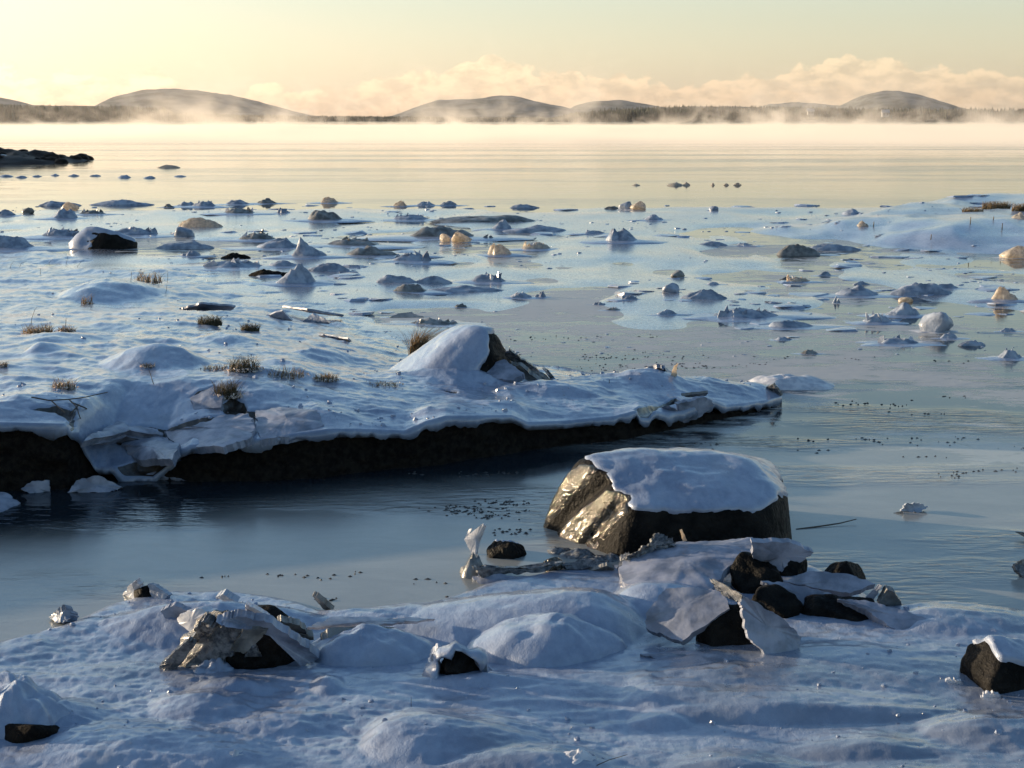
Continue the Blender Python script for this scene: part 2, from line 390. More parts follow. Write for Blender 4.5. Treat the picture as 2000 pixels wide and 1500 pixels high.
def back(x): return np.interp(x, bx, by)
CRX = [-30, -3.3, -1.8, -1.0, -.2, .6, 1.2, 1.7, XT]; CRZ = [.46, .46, .43, .35, .29, .27, .24, .18, .10]
BM = [(305, 716, 110, 120, .5, .5, .13), (85, 695, 30, 60, .3, .4, .07), (215, 552, 90, 110, 1.2, 1.2, .16), (560, 725, 130, 90, .45, .4, .06), (40, 800, 200, 120, .5, .6, .04),
      (1270, 722, 60, 70, .35, .3, .06), (1080, 745, 120, 110, .3, .3, .05), (1390, 748, 90, 50, .3, .25, .05), (900, 735, 190, 120, .35, .3, .05), (905, 716, 190, 170, .7, .7, .10), (640, 655, 80, 60, .5, .4, .05), (430, 640, 60, 80, .5, .6, .05), (120, 650, 120, 120, .6, .6, .05)]
def BH0(x, y):
    x = np.asarray(x, float); y = np.asarray(y, float)
    f, b = front(x), back(x) + .35 * fbm(x * 1.7, y * 1.1, seed=65, o=4) * np.clip((XT - x) * 2, 0, 1); lz = np.interp(x, fx, fz); cz = np.interp(x, CRX, CRZ)
    u = np.clip(y - f, 0, None); L = np.minimum(1.15, (b - f) * .42)
    z = lz + (cz - lz) * sstep(-.25, 1.0, u / np.maximum(L, .05))
    dn = sstep(.0, 1.0, (u - L) / np.maximum(b - f - L, .05))
    z = z * (1 - .97 * dn ** .8)
    z = np.where(y > b, .02 - (y - b) * .25, z)
    return z, u, b
def BH(x, y):
    z, u, b = BH0(x, y)
    env = sstep(0, .35, u) * sstep(-.1, .8, b - y) * sstep(0, .7, XT + .1 - x)
    z = z + env * (.055 * fbm(x * .9, y * .8, seed=71, o=4) + .018 * ridged(x * 2.6 + y * .6, y * 2.6, seed=74, o=3) + .004 * ridged(x * 14, y * 12, seed=77, o=3))
    z = z + .012 * fbm(x * 4, y * 4, seed=78, o=3) * sstep(0, .1, u)
    for (px, py, wl_, wr, df, db, h) in BM:
        c = A(px, py, .1) if 0 else G(px, py, .40 if px < 900 else .3)
        if py < 600: c = G(px, py, .25)
        s = c.y / FPX
        uu = np.where(x < c.x, (c.x - x) / (wl_ * s), (x - c.x) / (wr * s)); v = np.where(y < c.y, (c.y - y) / df, (y - c.y) / db)
        r = np.clip(np.sqrt(uu * uu + v * v), 0, 1); z = z + h * (1 - r) ** 1.2 * (1 + r)
    return z
def on_bank(px, py, lift=0.0):
    z = .3
    for _ in range(12):
        g = G(px, py, z); z = .5 * z + .5 * (float(BH(np.array([g.x]), np.array([g.y]))[0]) + lift)
    return G(px, py, z)
def on_low(px, py):
    z = 0.02
    for _ in range(8):
        g = G(px, py, z); z = .5 * z + .5 * max(0.0, low(g.x, g.y))
    return G(px, py, z)
CRACKS = [[(262, 829), (335, 833), (440, 814), (443, 822), (365, 842), (318, 850), (300, 840)],
          [(428, 792), (455, 776), (478, 786), (484, 800), (560, 797), (572, 801), (500, 805), (496, 845), (490, 812), (452, 812), (438, 806)],
          [(205, 912), (270, 900), (345, 876), (352, 884), (335, 905), (280, 938), (215, 930)],
          [(225, 862), (310, 856), (312, 860), (232, 868)],
          [(1000, 738), (1026, 728), (1024, 735), (1010, 744)], [(860, 760), (893, 763), (892, 768), (880, 766)],
          [(1240, 800), (1300, 786), (1320, 776), (1332, 782), (1300, 792), (1262, 806)], [(368, 776), (420, 752), (440, 756), (400, 766)],
          [(60, 798), (110, 790), (140, 800), (160, 830), (140, 822), (110, 805)]]
xs = np.concatenate([np.linspace(-16, -9, 60)[:-1], np.linspace(-9, -3.3, 240)[:-1], np.linspace(-3.3, XT - .02, 470)])
t = np.linspace(0, 1, 300) ** 2.0
F_, B_ = front(xs), back(xs) + .5
BX = np.repeat(xs[None], len(t), 0); BY = F_[None] + .002 + (B_ - F_)[None] * t[:, None]
BZ = BH(BX, BY)
bare = np.zeros_like(BX)
for c in CRACKS:
    w = [on_bank(*p) for p in c]; dd = inpoly(BX + .006 * fbm(BX * 20, BY * 20, seed=5), BY + .012 * fbm(BX * 14, BY * 14, seed=6), w)
    bare = np.maximum(bare, sstep(-.012, .012, dd)); BZ = BZ - .05 * sstep(-.01, .03, dd)
# the lip: two rows hanging over the peat
lipn = .075 * fbm(xs * 2.6, xs * 0, seed=81, o=5, gain=.6) + .03 * fbm(xs * 16, xs * 0 + 3, seed=82, o=3)
low1 = np.stack([xs, F_ - .022 + lipn * .3, BZ[0] - .012], -1); low2 = np.stack([xs, F_ - .022 + lipn * .3, BZ[0] - .026 - np.abs(lipn) * 1.3], -1); low3 = np.stack([xs, F_ + .06, BZ[0] - .07], -1)
V = np.concatenate([low3, low2, low1, np.stack([BX, BY, BZ], -1).reshape(-1, 3)])
me = npmesh('snow_bank', V, gridfaces(len(t) + 3, len(xs)))
attr(me, 'bare', np.concatenate([np.zeros(3 * len(xs)), bare.ravel()])); attr(me, 'ice', np.concatenate([np.full(3 * len(xs), .3), np.maximum(sstep(.15, .5, fbm(BX * .6, BY * .5, seed=85, o=4)) * .5, sstep(2.6, 1.0, back(BX) - BY + .7 * fbm(BX * .5, BY * .9, seed=86, o=3)) * (BX > -4.5) * sstep(.9, 1.6, BY - F_[None])).ravel()]))
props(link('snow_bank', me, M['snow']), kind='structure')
# peat face
xp = np.concatenate([np.linspace(-16, -3.4, 200)[:-1], np.linspace(-3.4, XT, 620)]); rows = 26
S = np.linspace(0, 1, rows); PF, PZ = front(xp), np.interp(xp, fx, fz)
X = np.repeat(xp[None], rows, 0); Z = -.12 + (PZ[None] + .07) * S[:, None]
under = -.05 * np.sin(S * math.pi)[:, None] * 0
Y = PF[None] + .035 + .06 * (1 - S[:, None]) * 0 + .05 * fbm(X * 4, Z * 9, seed=91, o=4) + .022 * fbm(X * 17, Z * 22, seed=93, o=3) - .035 * (1 - sstep(0, .5, S))[:, None]
me = npmesh('peat_edge', np.stack([X, Y, Z], -1).reshape(-1, 3), gridfaces(rows, len(xp)))
props(link('peat_edge', me, M['peat']), kind='structure')

# ------------------------------------------------------------------ builders: rocks, caps, plates, mounds
def radial(D, planes, p=14):
    s = np.zeros(len(D))
    for (nx, ny, nz, h) in planes:
        n = np.array([nx, ny, nz], float); n /= np.linalg.norm(n)
        s += (np.clip(D @ n, 0, None) / h) ** p
    return s ** (-1 / p)
def rnd_planes(a, b, c, seed, n=15, lo=.86, hi=1.04):
    r = np.random.default_rng(seed); P = []
    for k in range(n):
        z = 1 - 2 * (k + .5) / n; ph = k * 2.39996 + r.uniform(-.35, .35) + seed; q = math.sqrt(1 - z * z)
        v = np.array([q * math.cos(ph), q * math.sin(ph), z])
        P.append((*v, math.sqrt((a * v[0]) ** 2 + (b * v[1]) ** 2 + (c * v[2]) ** 2) * r.uniform(lo, hi)))
    return P
def rock_mesh(name, planes, n=4, p=14, amp=.03, fr=3.0, seed=0):
    D, F = ico(n); r = radial(D, planes, p); m = r.mean(); V = D * r[:, None]
    q = fr / m
    r2 = r + m * amp * (fbm(V[:, 0] * q, V[:, 1] * q, V[:, 2] * q, o=4, seed=seed) * 1.3 + .5 * ridged(V[:, 0] * q * .7, V[:, 1] * q * .7, V[:, 2] * q * .7, seed=seed + 5))
    V = D * r2[:, None]
    return D, F, r2, V, npmesh(name, V, F)
def shell(name, D, F, r, V, mask, thick, seed=0, rough=.0):
    """a crust lying on a rock wherever mask > 0"""
    k = np.clip(mask, 0, 1); m = r.mean()
    rr = r + thick * np.clip(np.sin(np.clip(mask * 2.2, -.6, 1) * math.pi / 2), -.6, 1) + np.where(mask > 0, rough * m * fbm(V[:, 0] * 5 / m, V[:, 1] * 9 / m, V[:, 2] * 9 / m, seed=seed), 0) 
    keep = (mask[F] > -.12).any(1); F2 = F[keep]; used = np.unique(F2); idx = np.full(len(D), -1); idx[used] = np.arange(len(used))
    return npmesh(name, (D * rr[:, None])[used], idx[F2])
def place(name, me, m, c, parent=None):
    o = link(name, me, m)
    if parent is not None: o.parent = parent; o.location = Vector(c) - parent.location
    else: o.location = c
    return o
def boulder(name, label, c, dims, seed, cat='rock', n=4, cap=.5, capt=.03, group=None, capmat='cap', planes=None, p=12, amp=.035, rockmat='rock', bias=None, thingname=None):
    t = empty(name, c, label, cat, group)
    D, F, r, V, me = rock_mesh('stone', planes or rnd_planes(*dims, seed), n, p, amp, 3.0, seed)
    place('stone', me, M[rockmat], c, t)
    if cap is not None:
        N = vnormals(V, F); m = r.mean()
        mask = (N[:, 2] - cap) * 3 + .55 * fbm(V[:, 0] * 3 / m, V[:, 1] * 3 / m, V[:, 2] * 3 / m, seed=seed + 9)
        if bias: mask = mask + bias(V / np.array(dims)[None], N)
        place('snow_cap', shell('snow_cap', D, F, r, V, mask, capt, seed, .012), M[capmat], c, t)
    return t, (D, F, r, V)
def plate_mesh(name, pts, th=.012, jag=.02, bow=0.0, seed=0, sub=7, rough=.0):
    sub = max(sub, 13)
    P = np.array([tuple(p) for p in pts], float); c = P.mean(0); n = np.zeros(3)
    for k in range(len(P)): n += np.cross(P[k] - c, P[(k + 1) % len(P)] - c)
    n /= np.linalg.norm(n)
    if n[2] < 0: n = -n; P = P[::-1]
    th = th * 1.6; size = np.linalg.norm(P - c, axis=1).mean(); r = np.random.default_rng(seed); E = []
    for k in range(len(P)):
        a, b = P[k], P[(k + 1) % len(P)]; e = b - a; perp = np.cross(n, e); perp /= np.linalg.norm(perp) + 1e-9
        for q in range(sub):
            tt = q / sub; w = math.sin(tt * math.pi) ** .5 if q else 0
            ww = .6 * math.sin(q * .9 + seed + 2 * k) + .7 * r.uniform(-1, 1)
            E.append(a + e * tt + perp * jag * size * w * ww + (e * r.uniform(-.02, .02) if q else 0))
    E = np.array(E); m = len(E); K = 8; rings = []; dv = (E - c) @ n; E0 = E - dv[:, None] * n; dv = sum(np.roll(dv, q_) for q_ in range(-4, 5)) / 9
    for k in range(K):
        s = 1 - k / K; R = c + (E0 - c) * s + n[None] * (dv * s * s)[:, None]
        nn = fbm(R[:, 0] * 4 / size, R[:, 1] * 4 / size, R[:, 2] * 4 / size, seed=seed, o=3)
        R = R + n * (bow * size * (1 - s * s))[..., None] if np.ndim(bow) else R + n * bow * size * (1 - s * s)
        R = R + n[None] * (rough + .02) * size * nn[:, None]
        rings.append(R)
    top_ = np.concatenate(rings + [(c + n * bow * size)[None]]); bot = top_ - n * th
    V = [top_, bot, rings[0], rings[0] - n * th]; F = []; no = len(top_)
    for o_, fl in ((0, False), (no, True)):
        for k in range(K - 1):
            for q in range(m):
                f = [o_ + k * m + q, o_ + k * m + (q + 1) % m, o_ + (k + 1) * m + (q + 1) % m, o_ + (k + 1) * m + q]; F.append(f[::-1] if fl else f)
        for q in range(m):
            f = [o_ + (K - 1) * m + q, o_ + (K - 1) * m + (q + 1) % m, o_ + K * m]; F.append(f[::-1] if fl else f)
    nt = len(F)
    for q in range(m):
        a, b = 2 * no + q, 2 * no + (q + 1) % m; F.append([a, a + m, b + m, b])
    me = npmesh(name, np.concatenate(V), F, True)
    fl = np.ones(len(me.polygons), bool); fl[nt:] = False; me.polygons.foreach_set('use_smooth', fl)
    return me
def plate(name, pts, label=None, cat='ice slab', m='iceplate', parent=None, th=.014, jag=.05, bow=0.0, seed=1, group=None, rough=0.0):
    """pts: (px, py, z) triples; a slab of real thickness through those points"""
    w = [G(*p) if len(p) == 3 else Vector(p[0]) for p in pts]
    c = sum(w, Vector()) / len(w); c = Vector((c.x, c.y, min(v.z for v in w)))
    me = plate_mesh(name, [v - c for v in w], th, jag, bow, seed, rough=rough)
    o = place(name, me, M[m], c, parent)
    if parent is None: props(o, label, cat, group)
    return o
def dome_mesh(name, w, d, h, seed, n=9, seg=30, rough=.12, sharp=1.0, skew=0.0, crest=0.0):
    """a lump with an uneven outline, its foot a little below the ice"""
    r_ = np.random.default_rng(seed); V = [(0, 0, 0)]; F = []
    ph = np.linspace(0, 2 * math.pi, seg, endpoint=False)
    ol = 1 + (.26 if w < .45 or h < .03 else .10) * fbm(np.cos(ph) * 1.6 + seed, np.sin(ph) * 1.6, seed=seed, o=3) * 2
    P = [np.array([[skew * w * .35, 0, 0]])]
    for k in range(1, n + 1):
        s = k / n; x = np.cos(ph) * w / 2 * s * ol + skew * w * .35 * (1 - s); y = np.sin(ph) * d / 2 * s * ol
        P.append(np.stack([x, y, np.full(seg, s)], -1))
    Q = np.concatenate(P); s = Q[:, 2].copy()
    prof = np.where(s > 0, (1 - s ** (1.15 * sharp + .25)) , 1) ** .9
    z = h * prof
    nx, ny = Q[:, 0] / w * 5 + seed * 1.7, Q[:, 1] / d * 4
    z += h * rough * 1.6 * fbm(nx, ny, seed=seed, o=4) * (1 - s ** 3) + h * crest * np.clip(ridged(nx * 1.3, ny * 1.3, seed=seed + 3), 0, 1) * (1 - s * s)
    z = np.where(s >= .999, -.08 * h - .01, z); Q[:, 2] = z
    for q in range(seg): F.append([0, 1 + q, 1 + (q + 1) % seg])
    for k in range(n - 1):
        for q in range(seg):
            a = 1 + k * seg + q; b = 1 + k * seg + (q + 1) % seg; F.append([a, a + seg, b + seg, b])
    return npmesh(name, Q, F)
def shard_mesh(name, w, h, th, lean, seed):
    """an upright broken pane of ice"""
    r = np.random.default_rng(seed)
    k = r.integers(4, 7); up = np.linspace(0, 1, k)
    L = [(-w / 2 * (1 - .55 * u ** 1.5) * r.uniform(.8, 1.1), u * h * r.uniform(.7, .95)) for u in up[:-1]]
    R = [(w / 2 * (1 - .75 * u) * r.uniform(.8, 1.15), u * h * r.uniform(.6, .9)) for u in up[:-1]][::-1]
    O = [(-w / 2, -.05 * h)] + L[1:] + [(r.uniform(-.25, .25) * w, h)] + R[:-1] + [(w / 2, -.05 * h)]
    V = [(x + lean * max(z, 0), -th / 2, z) for x, z in O] + [(x + lean * max(z, 0), th / 2, z) for x, z in O]; n = len(O)
    F = [list(range(n)), list(range(2 * n - 1, n - 1, -1))] + [[(q + 1) % n, q, n + q, n + (q + 1) % n] for q in range(n)]
    me = npmesh(name, V, F, False); return me

# ------------------------------------------------------------------ far shore: hills, wooded islands, houses
def hill(prof, Y, depth, seed, m='hill', name='hill'):
    px = np.array([p[0] for p in prof], float); zc = np.array([max(0, A(p[0], p[1], Y).z) for p in prof]); xw = (px - 1000) / FPX * Y / math.cos(0)
    r = np.array([ray(p[0], p[1]) for p in prof]); xw = r[:, 0] / r[:, 1] * Y
    n = max(60, int((xw[-1] - xw[0]) / 18)); xs_ = np.linspace(xw[0], xw[-1], n)
    # smooth crest through the control points
    z = np.interp(xs_, xw, zc); ker = np.hanning(max(3, n // 14)); ker /= ker.sum(); zp = np.pad(z, len(ker) // 2, mode='edge'); z = np.convolve(zp, ker, 'same')[len(ker) // 2:len(ker) // 2 + n]
    vs = np.linspace(-1, 1, 25); X_, Vv = np.meshgrid(xs_, vs)
    Zc = np.repeat(z[None], 25, 0); prof_ = np.cos(Vv * math.pi / 2) ** .9
    Z_ = Zc * prof_ * (1 + .10 * fbm(X_ / 260, Vv * 2.2, seed=seed, o=4) * (np.abs(Vv) > .02)) + 1.2 * vnoise(X_ / 16, Vv * 9, seed=seed) * prof_ - 1
    return props(link(name, npmesh(name, np.stack([X_, Y + Vv * depth, Z_], -1).reshape(-1, 3), gridfaces(25, n)), M[m]), kind='structure')
hill([(-900, 190), (-500, 165), (-200, 172), (-60, 180), (0, 189), (50, 203), (110, 222), (150, 231)], 4000, 350, 1)
hill([(150, 231), (205, 206), (232, 188), (285, 176), (340, 174), (390, 178), (445, 187), (505, 201), (560, 215), (600, 225), (680, 232)], 3700, 350, 2)
hill([(740, 232), (775, 222), (810, 208), (850, 194), (930, 193), (975, 188), (1010, 190), (1050, 200), (1090, 207), (1130, 216), (1180, 228)], 3600, 320, 3)
hill([(1080, 230), (1120, 206), (1155, 197), (1210, 195), (1255, 203), (1330, 215), (1420, 226)], 4100, 300, 4)
hill([(1440, 226), (1500, 202), (1555, 199), (1620, 204), (1690, 210), (1780, 222)], 4400, 300, 5)
hill([(1600, 228), (1648, 205), (1690, 185), (1730, 177), (1765, 180), (1800, 190), (1850, 208), (1930, 226)], 3900, 320, 6)
hill([(1900, 226), (2150, 200), (2500, 185), (2900, 210)], 4200, 320, 7)

ISL = [([(-1300, 205), (-300, 203), (0, 201), (110, 203), (200, 204), (330, 207), (350, 221), (460, 224), (600, 227), (760, 228), (900, 229), (1060, 230)], 1420),
       ([(900, 231), (1075, 232), (1110, 222), (1180, 213), (1260, 206), (1330, 203), (1450, 205), (1600, 206), (1700, 209), (1850, 211), (2000, 211), (2500, 207), (3300, 207)], 1300)]
def conifer_block(prof, Y, seed, rows_):
    r = np.random.default_rng(seed); V, F = [], []; n0 = 0
    px0, px1 = prof[0][0], prof[-1][0]
    pp = np.array(prof, float)
    for row in range(rows_):
        Yr = Y + row * 9 - 6
        x = (px0 - 1000) / FPX * Yr
        while x < (px1 - 1000) / FPX * Yr:
            x += r.uniform(1.2, 2.6); px = 1000 + x / Yr * FPX; yr = Yr + r.uniform(-4, 4)
            ztop = max(2.5, A(px, np.interp(px, pp[:, 0], pp[:, 1]), yr).z)
            hgt_ = min(r.uniform(8, 13), ztop + 1) * (1 if row else .9); base = max(0, ztop - hgt_) * (row / max(1, rows_ - 1)) if rows_ > 1 else 0
            zt = base + hgt_ * r.uniform(.86, 1.05); w = r.uniform(1.5, 2.6); k = 6; a0 = r.uniform(0, 6)
            P = [(x, yr, zt)]
            for lv, (fz_, fw) in enumerate(((.62, .55), (.60, .35), (.0, 1.0))):
                for q in range(k):
                    an = a0 + q * 2 * math.pi / k; ww = w * fw * r.uniform(.75, 1.2); P.append((x + ww * math.cos(an), yr + ww * math.sin(an), base - .5 + (zt - base) * fz_))
            for q in range(k):
                q2 = (q + 1) % k; F.append((n0, n0 + 1 + q, n0 + 1 + q2))
                F.append((n0 + 1 + k + q, n0 + 1 + 2 * k + q, n0 + 1 + 2 * k + q2)); F.append((n0 + 1 + k + q, n0 + 1 + 2 * k + q2, n0 + 1 + k + q2))
            V += P; n0 += len(P)
    return npmesh('forest', np.array(V), np.array(F), False)
for k, (prof, Y) in enumerate(ISL):
    props(link('forest', conifer_block(prof, Y, 20 + k, 4 if k == 0 else 5), M['forest']), kind='stuff', label='dark spruce wood along the far %s shore behind the sea smoke' % ('left', 'right')[k])
    sub = [(p[0], p[1] + 3) for p in prof]
    hill(sub, Y + 60, 75, 30 + k, 'forest', 'wooded_shore')
def house(px, py, Y, w, label):
    c = A(px, py, Y); c.z -= 0; t = empty('house', c, label, 'house'); d = w * .7; hh = w * .45
    V = [(-w / 2, -d / 2, -1), (w / 2, -d / 2, -1), (w / 2, d / 2, -1), (-w / 2, d / 2, -1), (-w / 2, -d / 2, hh), (w / 2, -d / 2, hh), (w / 2, d / 2, hh), (-w / 2, d / 2, hh), (-w / 2, 0, hh * 1.8), (w / 2, 0, hh * 1.8)]
    place('walls', npmesh('walls', V[:10], [[0, 1, 5, 4], [1, 2, 6, 9, 5], [2, 3, 7, 6], [3, 0, 4, 8, 7], [0, 3, 2, 1]], False), M['house'], c, t)
    e = .5
    R = [(-w / 2 - e, -d / 2 - e, hh - .3), (w / 2 + e, -d / 2 - e, hh - .3), (w / 2 + e, 0, hh * 1.8 + .1), (-w / 2 - e, 0, hh * 1.8 + .1), (-w / 2 - e, d / 2 + e, hh - .3), (w / 2 + e, d / 2 + e, hh - .3)]
    R += [(x, y, z + .35) for x, y, z in R]
    place('roof', npmesh('roof', R, [[0, 1, 2, 3], [3, 2, 5, 4], [6, 7, 8, 9], [9, 8, 11, 10], [0, 1, 7, 6], [4, 5, 11, 10], [1, 2, 8, 7], [2, 5, 11, 8], [0, 3, 9, 6], [3, 4, 10, 9]], False), M['roof'], c, t)
    for q in (-.25, .25):
        x0 = q * w; s = w * .08
        place('window', npmesh('window', [(x0 - s, -d / 2 - .05, hh * .3), (x0 + s, -d / 2 - .05, hh * .3), (x0 + s, -d / 2 - .05, hh * .75), (x0 - s, -d / 2 - .05, hh * .75)], [[0, 1, 2, 3]], False), M['pane'], c, t)
house(1583, 223, 1270, 5, 'tiny pale house among the far trees left of the round hill')
house(1729, 226, 1270, 5.5, 'tiny pale house among the far trees under the round hill')

# ------------------------------------------------------------------ far left spit of rock
def rubble(c, w, d, h, seed, n, mk='rock'):
    r = np.random.default_rng(seed); V, F = [], []; n0 = 0; D, Fi = ico(2)
    for k in range(n):
        x, y = r.uniform(-1, 1), r.uniform(-1, 1)
        s = r.uniform(.10, .3) * h * 1.3; e = max(0, 1 - abs(x) ** 1.5)
        rr = radial(D, rnd_planes(s * 1.8, s, s * .7, seed * 100 + k), 10)
        V.append(D * rr[:, None] + np.array([x * w / 2, y * d / 2, e * h * r.uniform(.0, .55)])); F.append(Fi + n0); n0 += len(D)
    return npmesh('boulders', np.concatenate(V), np.concatenate(F))
c = G(-45, 315); sp = empty('rocky_spit', c, 'low dark rocky spit dusted with snow at the far left below the sea smoke', 'rocky spit')
place('rock_mass', dome_mesh('rock_mass', 11.5, 12, .6, 5, 26, 90, .55, 1.0, -.4, .9), M['rock'], c, sp)
bl = place('boulders', rubble(c, 10.5, 8, .95, 3, 110), M['rock'], c, sp); props(bl, kind='stuff')
for k in range(12):
    q = c + Vector((-4.2 + k * .62 + random.uniform(-.2, .2), random.uniform(-4, 2), max(.2, .75 - .055 * k)))
    place('snow_patch', dome_mesh('snow_patch', random.uniform(.8, 1.6), 1.3, random.uniform(.12, .25), 40 + k, 5, 14), M['cap'], q, sp)

# ------------------------------------------------------------------ ice standing on the frozen flats
GROUPK = {'d': 'ice_mound', 'j': 'ice_mound', 'c': 'ice_mound', 's': 'ice_slab', 'b': 'ice_shard', 'r': 'snowy_rock', 'l': 'ice_ledge', 'k': 'ice_block'}
